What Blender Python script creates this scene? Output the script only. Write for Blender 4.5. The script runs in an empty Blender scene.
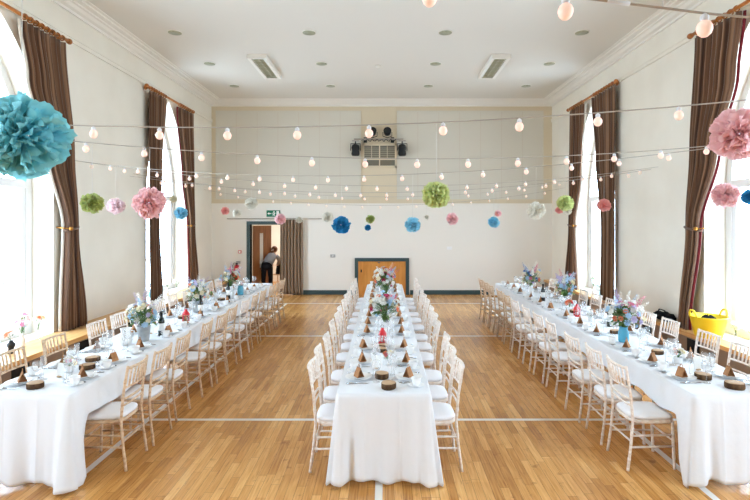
import bpy, math, random
from mathutils import Vector, Matrix
random.seed(11)
PI = math.pi
scn = bpy.context.scene
COL = scn.collection

# ------------------------------------------------------------------ helpers
def lin(r, g, b):
    f = lambda c: (c/255/12.92) if c/255 <= .04045 else ((c/255+.055)/1.055)**2.4
    return (f(r), f(g), f(b), 1)

class MB:
    """collects shapes, then links them as one mesh object"""
    def __init__(s): s.v = []; s.f = []; s.sm = []
    def face(s, idx, smooth=False): s.f.append(idx); s.sm.append(smooth)
    def box(s, x0, x1, y0, y1, z0, z1):
        b = len(s.v)
        s.v += [(x0,y0,z0),(x1,y0,z0),(x1,y1,z0),(x0,y1,z0),(x0,y0,z1),(x1,y0,z1),(x1,y1,z1),(x0,y1,z1)]
        for q in ((0,3,2,1),(4,5,6,7),(0,1,5,4),(1,2,6,5),(2,3,7,6),(3,0,4,7)): s.face([b+i for i in q])
        return s
    def tube(s, pts, r, n=8, cap=True, closed=False):
        pts = [Vector(p) for p in pts]; m = len(pts)
        rr = r if isinstance(r, (list, tuple)) else [r]*m
        b = len(s.v); ref = None
        for i, p in enumerate(pts):
            if closed: t = pts[(i+1) % m]-pts[i-1]
            else: t = pts[min(i+1, m-1)]-pts[max(i-1, 0)]
            t.normalize()
            if ref is None:
                ref = Vector((0,0,1)) if abs(t.z) < .9 else Vector((1,0,0))
            u = t.cross(ref)
            if u.length < 1e-6: u = t.orthogonal()
            u.normalize(); w = u.cross(t).normalized(); ref = w
            for k in range(n):
                a = 2*PI*k/n
                s.v.append(tuple(p+(u*math.cos(a)+w*math.sin(a))*rr[i]))
        for i in range(m if closed else m-1):
            j = (i+1) % m
            for k in range(n):
                k2 = (k+1) % n
                s.face([b+i*n+k, b+i*n+k2, b+j*n+k2, b+j*n+k], True)
        if cap and not closed:
            s.face([b+k for k in range(n)][::-1]); s.face([b+(m-1)*n+k for k in range(n)])
        return s
    def lathe(s, prof, n=20, c=(0,0,0), wob=None):
        b = len(s.v); m = len(prof)
        for i, (r, z) in enumerate(prof):
            for k in range(n):
                a = 2*PI*k/n; q = r*(wob(a) if wob else 1)
                s.v.append((c[0]+q*math.cos(a), c[1]+q*math.sin(a), c[2]+z))
        for i in range(m-1):
            for k in range(n):
                k2 = (k+1) % n
                s.face([b+i*n+k, b+i*n+k2, b+(i+1)*n+k2, b+(i+1)*n+k], True)
        if prof[0][0] > 1e-4: s.face([b+k for k in range(n)][::-1])
        if prof[-1][0] > 1e-4: s.face([b+(m-1)*n+k for k in range(n)])
        return s
    def grid(s, rows, smooth=True):
        b = len(s.v); n = len(rows[0])
        for r in rows: s.v += [tuple(p) for p in r]
        for i in range(len(rows)-1):
            for j in range(n-1):
                s.face([b+i*n+j, b+i*n+j+1, b+(i+1)*n+j+1, b+(i+1)*n+j], smooth)
        return s
    def ball(s, c, rx, ry=None, rz=None, n=12, m=8):
        ry = ry or rx; rz = rz or rx
        rows = []
        for i in range(m+1):
            t = PI*i/m
            rows.append([(c[0]+rx*math.sin(t)*math.cos(2*PI*k/n), c[1]+ry*math.sin(t)*math.sin(2*PI*k/n), c[2]-rz*math.cos(t)) for k in range(n+1)])
        return s.grid(rows)
    def xf(s, start, M):
        for i in range(start, len(s.v)): s.v[i] = tuple(M @ Vector(s.v[i]))
    def mesh(s, name, m):
        me = bpy.data.meshes.new(name)
        me.from_pydata(s.v, [], s.f)
        me.polygons.foreach_set('use_smooth', s.sm)
        if m: me.materials.append(m)
        me.update()
        return me
    def build(s, name, m, parent=None):
        return link(name, s.mesh(name, m), parent)

def link(name, data, parent=None):
    o = bpy.data.objects.new(name, data); COL.objects.link(o)
    if parent is not None: o.parent = parent
    return o
WORST = []
def tag(o, label, cat, group=None, kind=None):
    o['label'] = label; o['category'] = cat
    if group: o['group'] = group
    if kind: o['kind'] = kind
    if not 4 <= len(label.split()) <= 16: WORST.append(label)
    return o
def empty(name, loc=(0,0,0), rz=0):
    o = bpy.data.objects.new(name, None); COL.objects.link(o)
    o.location = loc; o.rotation_euler = (0,0,rz); o.empty_display_size = .05
    return o
def struct(o): o['kind'] = 'structure'; return o
def copy_tree(o, parent=None):
    c = o.copy(); COL.objects.link(c)
    if parent is not None: c.parent = parent
    for ch in list(KIDS.get(o.name, [])) or [k for k in o.children]: copy_tree(ch, c)
    return c
KIDS = {}
def remember(o):
    KIDS[o.name] = [k for k in o.children]
    for k in o.children: remember(k)
def solid(o, t, offset=0):
    m = o.modifiers.new('thickness', 'SOLIDIFY'); m.thickness = t; m.offset = offset; return o
def bevel(o, w, n=2):
    m = o.modifiers.new('bevel', 'BEVEL'); m.width = w; m.segments = n; m.limit_method = 'ANGLE'; return o
ORD = ['first','second','third','fourth','fifth','sixth','seventh','eighth','ninth','tenth','eleventh','twelfth','thirteenth','fourteenth']

# ------------------------------------------------------------------ materials
def mat(name, col, rough=.6, spec=.5, metal=0, sheen=0, trans=0, emit=None):
    m = bpy.data.materials.new(name); m.use_nodes = True
    b = m.node_tree.nodes['Principled BSDF']
    b.inputs['Base Color'].default_value = col
    b.inputs['Roughness'].default_value = rough
    b.inputs['Specular IOR Level'].default_value = spec
    b.inputs['Metallic'].default_value = metal
    if sheen: b.inputs['Sheen Weight'].default_value = sheen
    if emit:
        b.inputs['Emission Color'].default_value = emit[0]; b.inputs['Emission Strength'].default_value = emit[1]
    return m
def N(m, t, **kw):
    n = m.node_tree.nodes.new(t)
    for k, v in kw.items(): setattr(n, k, v)
    return n
def L(m, a, b): m.node_tree.links.new(a, b)
def noisy(name, c1, c2, scale=8, rough=.6, spec=.4, stretch=(1,1,1), lo=.35, hi=.65, bump=0, detail=4, metal=0, coord='Object'):
    m = mat(name, c1, rough, spec, metal); b = m.node_tree.nodes['Principled BSDF']
    tc = N(m, 'ShaderNodeTexCoord'); mp = N(m, 'ShaderNodeMapping'); mp.inputs['Scale'].default_value = stretch
    nz = N(m, 'ShaderNodeTexNoise'); nz.inputs['Scale'].default_value = scale; nz.inputs['Detail'].default_value = detail
    rp = N(m, 'ShaderNodeValToRGB'); rp.color_ramp.elements[0].position = lo; rp.color_ramp.elements[1].position = hi
    rp.color_ramp.elements[0].color = c1; rp.color_ramp.elements[1].color = c2
    L(m, tc.outputs[coord], mp.inputs['Vector']); L(m, mp.outputs[0], nz.inputs['Vector']); L(m, nz.outputs['Fac'], rp.inputs[0]); L(m, rp.outputs[0], b.inputs['Base Color'])
    if bump:
        bp = N(m, 'ShaderNodeBump'); bp.inputs['Strength'].default_value = bump; bp.inputs['Distance'].default_value = .01
        L(m, nz.outputs['Fac'], bp.inputs['Height']); L(m, bp.outputs[0], b.inputs['Normal'])
    return m
def tissue(name, c):
    m = mat(name, c, .85, .1); nt = m.node_tree; b = nt.nodes['Principled BSDF']; out = nt.nodes['Material Output']
    nt.nodes['Principled BSDF'].inputs['Specular IOR Level'].default_value = .05; tr = N(m, 'ShaderNodeBsdfTranslucent'); tr.inputs[0].default_value = c
    mx = N(m, 'ShaderNodeMixShader'); mx.inputs[0].default_value = .5
    L(m, b.outputs[0], mx.inputs[1]); L(m, tr.outputs[0], mx.inputs[2]); L(m, mx.outputs[0], out.inputs[0])
    return m
def thin_glass(name, tint=(1,1,1,1), body=.12, bodycol=(.85,.87,.88,1), rough=.28):
    m = bpy.data.materials.new(name); m.use_nodes = True; nt = m.node_tree; nt.nodes.remove(nt.nodes['Principled BSDF']); out = nt.nodes['Material Output']
    t = N(m, 'ShaderNodeBsdfTransparent'); t.inputs[0].default_value = tint
    g = N(m, 'ShaderNodeBsdfGlossy'); g.inputs['Roughness'].default_value = rough
    d = N(m, 'ShaderNodeBsdfDiffuse'); d.inputs[0].default_value = bodycol
    fr = N(m, 'ShaderNodeLayerWeight'); fr.inputs[0].default_value = .35
    mu = N(m, 'ShaderNodeMath', operation='MULTIPLY'); mu.inputs[1].default_value = .2
    L(m, fr.outputs['Facing'], mu.inputs[0])
    m1 = N(m, 'ShaderNodeMixShader'); m1.inputs[0].default_value = body
    m2 = N(m, 'ShaderNodeMixShader')
    L(m, t.outputs[0], m1.inputs[1]); L(m, d.outputs[0], m1.inputs[2])
    L(m, mu.outputs[0], m2.inputs[0]); L(m, m1.outputs[0], m2.inputs[1]); L(m, g.outputs[0], m2.inputs[2]); L(m, m2.outputs[0], out.inputs[0])
    return m

M = {}
M['wall'] = noisy('cream_wall_paint', lin(233,226,212), lin(239,233,220), 1.2, .75, .2)
M['ceil'] = mat('ceiling_paint', lin(223,219,211), .8, .2)
M['cornice'] = mat('cornice_paint', lin(238,234,226), .6, .3)
M['white'] = mat('white_gloss_paint', lin(240,241,242), .35, .5)
M['panelb'] = mat('panel_board', lin(218,213,200), .7, .2)
M['seam'] = mat('panel_seam', lin(214,206,192), .7, .2)
M['green'] = mat('dark_green_paint', lin(52,74,76), .45, .5)
def wall_back_mat():
    m = mat('two_tone_wall', (1,1,1,1), .75, .2); b = m.node_tree.nodes['Principled BSDF']
    g = N(m, 'ShaderNodeNewGeometry'); sx = N(m, 'ShaderNodeSeparateXYZ'); L(m, g.outputs['Position'], sx.inputs[0])
    c = N(m, 'ShaderNodeMath', operation='GREATER_THAN'); c.inputs[1].default_value = 2.69; L(m, sx.outputs['Z'], c.inputs[0])
    mx = N(m, 'ShaderNodeMix', data_type='RGBA'); L(m, c.outputs[0], mx.inputs[0])
    mx.inputs[6].default_value = lin(240,236,228); mx.inputs[7].default_value = lin(222,208,182)
    L(m, mx.outputs[2], b.inputs['Base Color']); return m
M['back'] = wall_back_mat()
def floor_mat():
    m = mat('strip_wood_floor', (1,1,1,1), .3, .5); b = m.node_tree.nodes['Principled BSDF']
    tc = N(m, 'ShaderNodeTexCoord'); sp = N(m, 'ShaderNodeSeparateXYZ'); cb = N(m, 'ShaderNodeCombineXYZ')
    L(m, tc.outputs['Object'], sp.inputs[0]); L(m, sp.outputs['X'], cb.inputs['Y'])
    rw = N(m, 'ShaderNodeMath', operation='DIVIDE'); rw.inputs[1].default_value = .072; L(m, sp.outputs['X'], rw.inputs[0])
    fl = N(m, 'ShaderNodeMath', operation='FLOOR'); L(m, rw.outputs[0], fl.inputs[0])
    wn = N(m, 'ShaderNodeTexWhiteNoise', noise_dimensions='1D'); L(m, fl.outputs[0], wn.inputs['W'])
    sh = N(m, 'ShaderNodeMath', operation='MULTIPLY_ADD'); sh.inputs[1].default_value = 7.3; L(m, wn.outputs['Value'], sh.inputs[0]); L(m, sp.outputs['Y'], sh.inputs[2]); L(m, sh.outputs[0], cb.inputs['X'])
    def brick(w, mort, off):
        br = N(m, 'ShaderNodeTexBrick'); br.offset = off; br.offset_frequency = 2; br.squash = 1
        br.inputs['Scale'].default_value = 1; br.inputs['Brick Width'].default_value = w; br.inputs['Row Height'].default_value = .072
        br.inputs['Mortar Size'].default_value = mort; br.inputs['Mortar Smooth'].default_value = .2
        br.inputs['Color1'].default_value = (0,0,0,1); br.inputs['Color2'].default_value = (1,1,1,1); br.inputs['Mortar'].default_value = (.5,.5,.5,1)
        L(m, cb.outputs[0], br.inputs['Vector']); return br
    b1 = brick(.66, .0012, 0); b2 = brick(2.3, .0, 0)
    # grain, stretched along the boards
    mp = N(m, 'ShaderNodeMapping'); mp.inputs['Scale'].default_value = (28, 1.6, 1)
    gz = N(m, 'ShaderNodeTexNoise'); gz.inputs['Scale'].default_value = 2.2; gz.inputs['Detail'].default_value = 6
    L(m, tc.outputs['Object'], mp.inputs['Vector']); L(m, mp.outputs[0], gz.inputs['Vector'])
    kn = N(m, 'ShaderNodeTexNoise'); kn.inputs['Scale'].default_value = 8.5; kn.inputs['Detail'].default_value = 3; L(m, tc.outputs['Object'], kn.inputs['Vector'])
    wr = N(m, 'ShaderNodeTexNoise'); wr.inputs['Scale'].default_value = .7; L(m, tc.outputs['Object'], wr.inputs['Vector'])
    def mth(op, a, bb):
        n = N(m, 'ShaderNodeMath', operation=op)
        for i, q in enumerate((a, bb)):
            if isinstance(q, (int, float)): n.inputs[i].default_value = q
            else: L(m, q, n.inputs[i])
        return n.outputs[0]
    fac = mth('ADD', mth('MULTIPLY', b1.outputs['Color'], .30), mth('MULTIPLY', b2.outputs['Color'], .14))
    fac = mth('ADD', fac, mth('MULTIPLY', gz.outputs['Fac'], .62))
    fac = mth('ADD', fac, mth('MULTIPLY', wr.outputs['Fac'], .45)); fac = mth('SUBTRACT', fac, .26)
    rp = N(m, 'ShaderNodeValToRGB'); cr = rp.color_ramp
    cr.elements[0].position = .1; cr.elements[0].color = lin(138,82,34)
    cr.elements[1].position = .95; cr.elements[1].color = lin(246,205,143)
    e = cr.elements.new(.45); e.color = lin(196,138,73); e = cr.elements.new(.7); e.color = lin(225,170,102)
    L(m, fac, rp.inputs[0])
    kr = N(m, 'ShaderNodeValToRGB'); kr.color_ramp.elements[0].position = .63; kr.color_ramp.elements[1].position = .75
    kr.color_ramp.elements[0].color = (0,0,0,1); kr.color_ramp.elements[1].color = (.6,.6,.6,1); L(m, kn.outputs['Fac'], kr.inputs[0])
    mx = N(m, 'ShaderNodeMix', data_type='RGBA'); L(m, kr.outputs[0], mx.inputs[0]); L(m, rp.outputs[0], mx.inputs[6]); mx.inputs[7].default_value = lin(120,72,34)
    m3 = N(m, 'ShaderNodeMapping'); m3.inputs['Scale'].default_value = (40, 3.2, 1); s3 = N(m, 'ShaderNodeTexNoise'); s3.inputs['Scale'].default_value = 1.0; s3.inputs['Detail'].default_value = 2
    L(m, tc.outputs['Object'], m3.inputs['Vector']); L(m, m3.outputs[0], s3.inputs['Vector'])
    r3 = N(m, 'ShaderNodeValToRGB'); r3.color_ramp.elements[0].position = .64; r3.color_ramp.elements[1].position = .74; r3.color_ramp.elements[0].color = (0,0,0,1); r3.color_ramp.elements[1].color = (.6,.6,.6,1); L(m, s3.outputs['Fac'], r3.inputs[0])
    m4 = N(m, 'ShaderNodeMix', data_type='RGBA'); L(m, r3.outputs[0], m4.inputs[0]); L(m, mx.outputs[2], m4.inputs[6]); m4.inputs[7].default_value = lin(126,74,32); mx = m4
    mo = N(m, 'ShaderNodeMix', data_type='RGBA'); L(m, b1.outputs['Fac'], mo.inputs[0]); L(m, mx.outputs[2], mo.inputs[6]); mo.inputs[7].default_value = lin(92,58,30)
    L(m, mo.outputs[2], b.inputs['Base Color'])
    rr = N(m, 'ShaderNodeMapRange'); rr.inputs[3].default_value = .19; rr.inputs[4].default_value = .30; L(m, gz.outputs['Fac'], rr.inputs[0]); L(m, rr.outputs[0], b.inputs['Roughness'])
    return m
M['floor'] = floor_mat()
M['line'] = mat('court_line_paint', lin(232,228,220), .4, .5)
M['oak'] = noisy('oak_board', lin(205,150,88), lin(222,176,118), 3, .4, .4, (6,1,6))
M['benchfront'] = mat('bench_front_board', lin(140,118,100), .6, .3)
M['dark'] = mat('black_recess', lin(35,33,32), .8, .2)
M['polewood'] = noisy('varnished_pole_wood', lin(150,85,32), lin(186,116,50), 6, .35, .5, (1,1,1))
M['doorwood'] = noisy('orange_veneer', lin(196,128,58), lin(212,146,72), 2.5, .4, .4, (6,6,1))
M['doordark'] = noisy('brown_door_veneer', lin(136,84,44), lin(156,100,54), 2.5, .4, .4, (6,6,1))
M['lime'] = noisy('limewashed_wood', lin(240,230,221), lin(219,196,176), 22, .55, .3, (1,1,2.2), .4, .7)
M['limebacklit'] = noisy('backlit_limewashed_wood', lin(220,194,166), lin(190,152,116), 22, .5, .3, (1,1,2.2), .4, .7)  # same limewash, with the golden tone of backlit chairs put into its colour
M['cushion'] = mat('white_seat_pad', lin(238,236,238), .85, .15, sheen=.2)
def cloth_mat():
    m = mat('white_table_linen', lin(232,233,236), .85, .15); b = m.node_tree.nodes['Principled BSDF']
    tc = N(m, 'ShaderNodeTexCoord'); nz = N(m, 'ShaderNodeTexNoise'); nz.inputs['Scale'].default_value = 5; nz.inputs['Detail'].default_value = 4
    bp = N(m, 'ShaderNodeBump'); bp.inputs['Strength'].default_value = .35; bp.inputs['Distance'].default_value = .03
    L(m, tc.outputs['Object'], nz.inputs['Vector']); L(m, nz.outputs['Fac'], bp.inputs['Height']); L(m, bp.outputs[0], b.inputs['Normal']); return m
M['linen'] = cloth_mat()
M['china'] = mat('white_china', lin(244,243,242), .3, .4)
M['steel'] = mat('polished_cutlery', lin(190,190,192), .22, .5, 1)
M['zinc'] = noisy('zinc_bucket', lin(168,170,170), lin(198,200,200), 9, .35, .5, metal=.8)
M['kraft'] = noisy('kraft_paper', lin(158,110,72), lin(176,128,88), 20, .8, .2)
M['bark'] = noisy('tree_bark', lin(62,42,28), lin(104,78,54), 30, .9, .2, (1,1,.35), bump=.8)
M['woodend'] = noisy('cut_wood_end', lin(172,138,106), lin(204,172,136), 9, .7, .3)
M['glass'] = thin_glass('clear_glass', body=.10)
M['pane'] = thin_glass('window_glass', body=.0)
M['jarblue'] = thin_glass('blue_glass', (.5,.85,.93,1), .55, lin(120,200,222))
M['bottle'] = mat('dark_green_bottle_glass', lin(24,30,24), .08, .6)
M['paper'] = mat('white_card', lin(244,243,240), .8, .2)
M['red'] = mat('red_lacquer', lin(206,40,48), .4, .5)
M['blackp'] = mat('black_plastic', lin(22,22,24), .5, .4)
M['blackcloth'] = mat('black_cloth', lin(26,25,28), .9, .1)
M['brass'] = mat('brass_metal', lin(176,122,60), .42, .5, 1)
M['yellow'] = mat('yellow_rubber', lin(240,208,46), .45, .4)
M['wire'] = mat('cable_sheath', lin(178,168,158), .6, .3)
M['thread'] = mat('white_thread', lin(222,220,216), .8, .1)
M['socket'] = mat('white_lamp_holder', lin(225,226,230), .4, .4)
M['bulb'] = mat('frosted_lit_bulb', lin(255,222,206), .4, .4, emit=(lin(255,214,196), .36))
M['stem'] = mat('flower_stem', lin(86,118,58), .7, .2)
M['leaf'] = noisy('leaf_green', lin(64,98,52), lin(126,156,92), 12, .6, .3)
def curtain_mat(name, base, s1, s2):
    m = mat(name, base, .8, .15, sheen=.35); b = m.node_tree.nodes['Principled BSDF']
    at = N(m, 'ShaderNodeUVMap'); sp = N(m, 'ShaderNodeSeparateXYZ'); L(m, at.outputs[0], sp.inputs[0])
    cb = N(m, 'ShaderNodeCombineXYZ'); L(m, sp.outputs['X'], cb.inputs['X'])
    nz = N(m, 'ShaderNodeTexNoise'); nz.inputs['Scale'].default_value = 26; nz.inputs['Detail'].default_value = 3; L(m, cb.outputs[0], nz.inputs['Vector'])
    rp = N(m, 'ShaderNodeValToRGB'); cr = rp.color_ramp; cr.elements[0].position = .36; cr.elements[0].color = s1; cr.elements[1].position = .64; cr.elements[1].color = s2
    e = cr.elements.new(.5); e.color = base; L(m, nz.outputs['Fac'], rp.inputs[0]); L(m, rp.outputs[0], b.inputs['Base Color']); return m
M['curtain'] = curtain_mat('brown_striped_velvet', lin(104,73,52), lin(58,38,28), lin(150,115,88))
M['lining'] = mat('maroon_lining', lin(110,38,44), .85, .1)
M['whitelining'] = mat('pale_lining', lin(232,226,214), .85, .1)
M['taupe'] = mat('taupe_curtain_cloth', lin(150,126,106), .85, .1, sheen=.2)
M['signgreen'] = mat('exit_sign_green', lin(20,112,84), .4, .4)
M['lens'] = mat('fixture_diffuser', lin(170,166,140), .3, .5)
M['dlight'] = noisy('downlight_face', lin(150,150,128), lin(176,178,152), 30, .4, .4)
M['skin'] = mat('skin', lin(214,164,138), .6, .3)
M['cardigan'] = mat('grey_knit', lin(140,140,144), .9, .1)
M['hair'] = mat('brown_hair', lin(112,70,42), .6, .3)
PETAL = {k: tissue('petal_'+k, c) for k, c in dict(
    blue=lin(184,212,234), white=lin(244,242,236), pink=lin(226,140,160), coral=lin(240,146,110), cream=lin(240,228,196),
    magenta=lin(196,58,98), red=lin(222,60,72), lilac=lin(206,194,222), deepblue=lin(84,130,190)).items()}
TISSUE = {k: tissue('tissue_'+k, c) for k, c in dict(
    teal=lin(158,226,234), pink=lin(254,218,220), palepink=lin(252,232,234), coral=lin(250,190,184), green=lin(202,214,146), lime=lin(222,230,170),
    cyan=lin(162,220,238), royal=lin(62,154,202), cream=lin(248,245,236), beige=lin(228,220,194)).items()}

# ------------------------------------------------------------------ room
XL, XR, YB, YF, ZC = -5.12, 4.93, 14.76, -4.5, 5.70
T = .46                                   # wall thickness = window reveal depth
WC = [11.84, 6.60, 1.5]; WR, WZ0, SILL = 1.12, 2.6, .45
APEX, NS = 5.0, 24                        # pointed arches
def arch(hw, apex, n_=24):
    h = apex-WZ0; a = (h*h-hw*hw)/(2*hw); R = a+hw; half = []
    for k in range(n_//2+1):
        t = math.asin(h/R)*k/(n_//2); half.append((-(R*math.cos(t)-a), WZ0+R*math.sin(t)))
    return half+[(-y, z) for y, z in half[::-1][1:]]

o = MB().box(XL-T, XR+T, YF-.2, 18.2, -.12, 0).build('floor', M['floor']); struct(o)
o = MB().box(XL-T, XR+T, YF-.2, YB+.25, ZC, ZC+.15).build('ceiling', M['ceil']); struct(o)
LINES = [(-2.62,-2.56,4.0,13.18),(-.08,-.02,3.3,13.18),(2.55,2.61,3.3,13.18)]
for i, (a, b) in enumerate([(XL+.02,XR-.02)]*3):
    y = (5.46, 9.43, 13.15)[i]; LINES.append((a, b, y-.028, y+.028))
LINES += [(XL+.6,XL+.65,2,13.18)]
for i, (a, b, c, d) in enumerate(LINES):
    z = .0006+.0003*i
    o = MB(); o.v = [(a,c,z),(b,c,z),(b,d,z),(a,d,z)]; o.face([0,1,2,3]); struct(o.build('floor_marking', M['line']))

def side_wall(name, x, sgn):
    """wall with arched openings; sgn -1 left, +1 right; x inner face"""
    mb = MB(); xo = x+sgn*T
    def rect(y0, y1, z0, z1): 
        b = len(mb.v); mb.v += [(x,y0,z0),(x,y1,z0),(x,y1,z1),(x,y0,z1)]; mb.face([b,b+1,b+2,b+3])
        b = len(mb.v); mb.v += [(xo,y0,z0),(xo,y1,z0),(xo,y1,z1),(xo,y0,z1)]; mb.face([b,b+1,b+2,b+3])
    ys = YF
    for c in sorted(WC):
        rect(ys, c-WR, 0, ZC); rect(c-WR, c+WR, 0, SILL); ys = c+WR
        arc = [(c+y, z) for y, z in arch(WR, APEX)]
        for (ya, za), (yb, zb) in zip(arc[:-1], arc[1:]):
            for xx in (x, xo):
                b = len(mb.v); mb.v += [(xx,ya,za),(xx,yb,zb),(xx,yb,ZC),(xx,ya,ZC)]; mb.face([b,b+1,b+2,b+3])
        ring = [(c-WR,SILL)]+arc+[(c+WR,SILL)]
        for (ya, za), (yb, zb) in zip(ring, ring[1:]+ring[:1]):
            b = len(mb.v); mb.v += [(x,ya,za),(x,yb,zb),(xo,yb,zb),(xo,ya,za)]; mb.face([b,b+1,b+2,b+3])
    rect(ys, YB+.2, 0, ZC)
    return struct(mb.build(name, M['wall']))
side_wall('wall_left', XL, -1); side_wall('wall_right', XR, 1)

DX0, DX1, DZ = -3.98, -2.72, 2.06         # doorway opening in the back wall
mb = MB(); mb.box(XL-.1, DX0, YB, YB+.2, 0, ZC); mb.box(DX1, XR+.1, YB, YB+.2, 0, ZC); mb.box(DX0, DX1, YB, YB+.2, DZ, ZC)
struct(mb.build('wall_back', M['back']))
struct(MB().box(XL-.1, XR+.1, YF-.2, YF, 0, ZC).build('wall_front', M['wall']))
# cornice: a stepped profile run round the room
prof = [(0,ZC-.15),(.035,ZC-.15),(.045,ZC-.115),(.11,ZC-.10),(.15,ZC-.06),(.19,ZC-.055),(.20,ZC-.035),(.29,ZC-.032),(.30,ZC-.012),(.36,ZC-.010),(.365,ZC+.0)]
mb = MB()
for i, z in prof:
    mb.v += [(XL+i,YF+i,z),(XR-i,YF+i,z),(XR-i,YB-i,z),(XL+i,YB-i,z)]
for k in range(len(prof)-1):
    for j in range(4): mb.face([k*4+j, k*4+(j+1)%4, (k+1)*4+(j+1)%4, (k+1)*4+j])
struct(mb.build('trim_1', M['cornice']))
# picture rails on the side walls
for n, (x0, x1) in enumerate(((XL, XL+.025), (XR-.025, XR))):
    mb = MB(); mb.box(x0, x1, YF, YB-.001, 5.08, 5.17); mb.box(x0-(.012 if n else 0), x1+(0 if n else .012), YF, YB-.001, 5.145, 5.165)
    struct(mb.build('trim_%d' % (n+2), M['wall']))
# ledge rail along the back wall
struct(MB().box(XL, XR, YB-.035, YB-.0005, 2.655, 2.70).build('trim_4', M['back']))
# skirting
for k, (a, b) in enumerate(((XL+.6,-4.08),(-2.62,-.92),(.74,XR-.4))):
    struct(MB().box(a, b, YB-.022, YB-.0005, 0, .13).build('baseboard_back' if k == 0 else 'baseboard_back.%03d' % k, M['green']))
# large framed wall panels
for nm, x0, x1, z0 in (('left', -4.99, -.71, 2.84), ('right', .35, 4.67, 2.84)):
    r = struct(empty('trim_%d' % (5 if nm == 'left' else 6), (0,0,0)))
    MB().box(x0+.03, x1-.03, YB-.022, YB-.0005, z0, 5.38).build('panel_board', M['panelb'], r)
    f = MB()
    f.box(x0, x1, YB-.034, YB-.0005, 5.38, 5.42); f.box(x0, x0+.03, YB-.034, YB-.0005, z0, 5.38); f.box(x1-.03, x1, YB-.034, YB-.0005, z0, 5.38)
    f.box(x0, x1, YB-.034, YB-.0005, z0-.03, z0)
    f.build('panel_frame', M['panelb'], r)
    s = MB()
    for k in range(1, 7):
        x = x0+(x1-x0)*k/7; s.box(x-.012, x+.012, YB-.0235, YB-.0222, z0, 5.38)
    s.build('panel_seam', M['seam'], r)
# windows
n = 0
for side, x, sg in (('l', XL, -1), ('r', XR, 1)):
    for c in WC:
        n += 1
        r = struct(empty('window_%d' % n, (x+sg*(T-.08), c, SILL)))
        fb = MB()
        def outline(hw, apex, zb): return [(-hw,zb)]+[(y, z-SILL) for y, z in arch(hw, apex)]+[(hw,zb)]
        a0, a1 = outline(WR-.004, APEX-.006, .004), outline(WR-.12, APEX-.2, .004)
        fb.grid([[(d_,y,z) for y,z in a_] for d_, a_ in ((-.05,a0),(-.05,a1),(.05,a1),(.05,a0),(-.05,a0))], False)
        iw = WR-.11
        fb.box(-.045,.045,-iw,iw,.006,.14); fb.box(-.045,.045,-iw,iw,2.22,2.34); fb.box(-.04,.04,-.055,.055,.1,2.3)
        for s2 in (-1, 1):
            fb.box(-.032,.032,s2*(iw-.05)-.05,s2*(iw-.05)+.05,.12,2.24)
            for z in (.82, 1.52): fb.box(-.012,.012,min(s2*.05,s2*iw),max(s2*.05,s2*iw),z-.012,z+.012)
        fb.box(-.018,.018,-.02,.02,2.3,APEX-SILL-.18); fb.box(-.015,.015,-.74,.74,3.18,3.22)
        fb.build('window_frame', M['white'], r)
        gb = MB(); gb.v = [(.0,y,z) for y,z in outline(WR-.1, APEX-.17, .1)]; arc = gb.v; gb.face(list(range(len(arc)))); gb.build('window_pane', M['pane'], r)
        hb = MB(); hb.box(-sg*.075-.015,-sg*.075+.015,.1-.02,.1+.02,1.0,1.14); hb.build('window_handle', M['white'], r)

# built-in benches along both side walls
def bench(x0, x1, front, lab):
    r = empty('window_bench', ((x0+x1)/2, 7, 0)); tag(r, lab, 'bench')
    ax = (x0+x1)/2
    t = bevel(MB().box(x0-ax, x1-ax, -5, 7.70, .385, SILL-.001).build('bench_top', M['oak'], r), .006)
    fx = front-ax; s = 1 if front < 0 else -1
    b = MB(); b.box(min(fx-s*.03,fx-s*.055), max(fx-s*.03,fx-s*.055), -5, 7.70, 0.001, .385)
    b.build('front_panel', M['benchfront'], r)
    for k in range(8):
        y = -3.6+k*1.35
        MB().box(min(fx-s*.0305,fx-s*.02), max(fx-s*.0305,fx-s*.02), y, y+.3, .05, .36).build('vent_grille', M['dark'], r)
bench(XL+.002, -4.53, -4.53, 'long oak-topped window bench against the left wall')
bench(4.66, XR-.002, 4.66, 'long oak-topped window bench against the right wall under the yellow tub')

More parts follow.
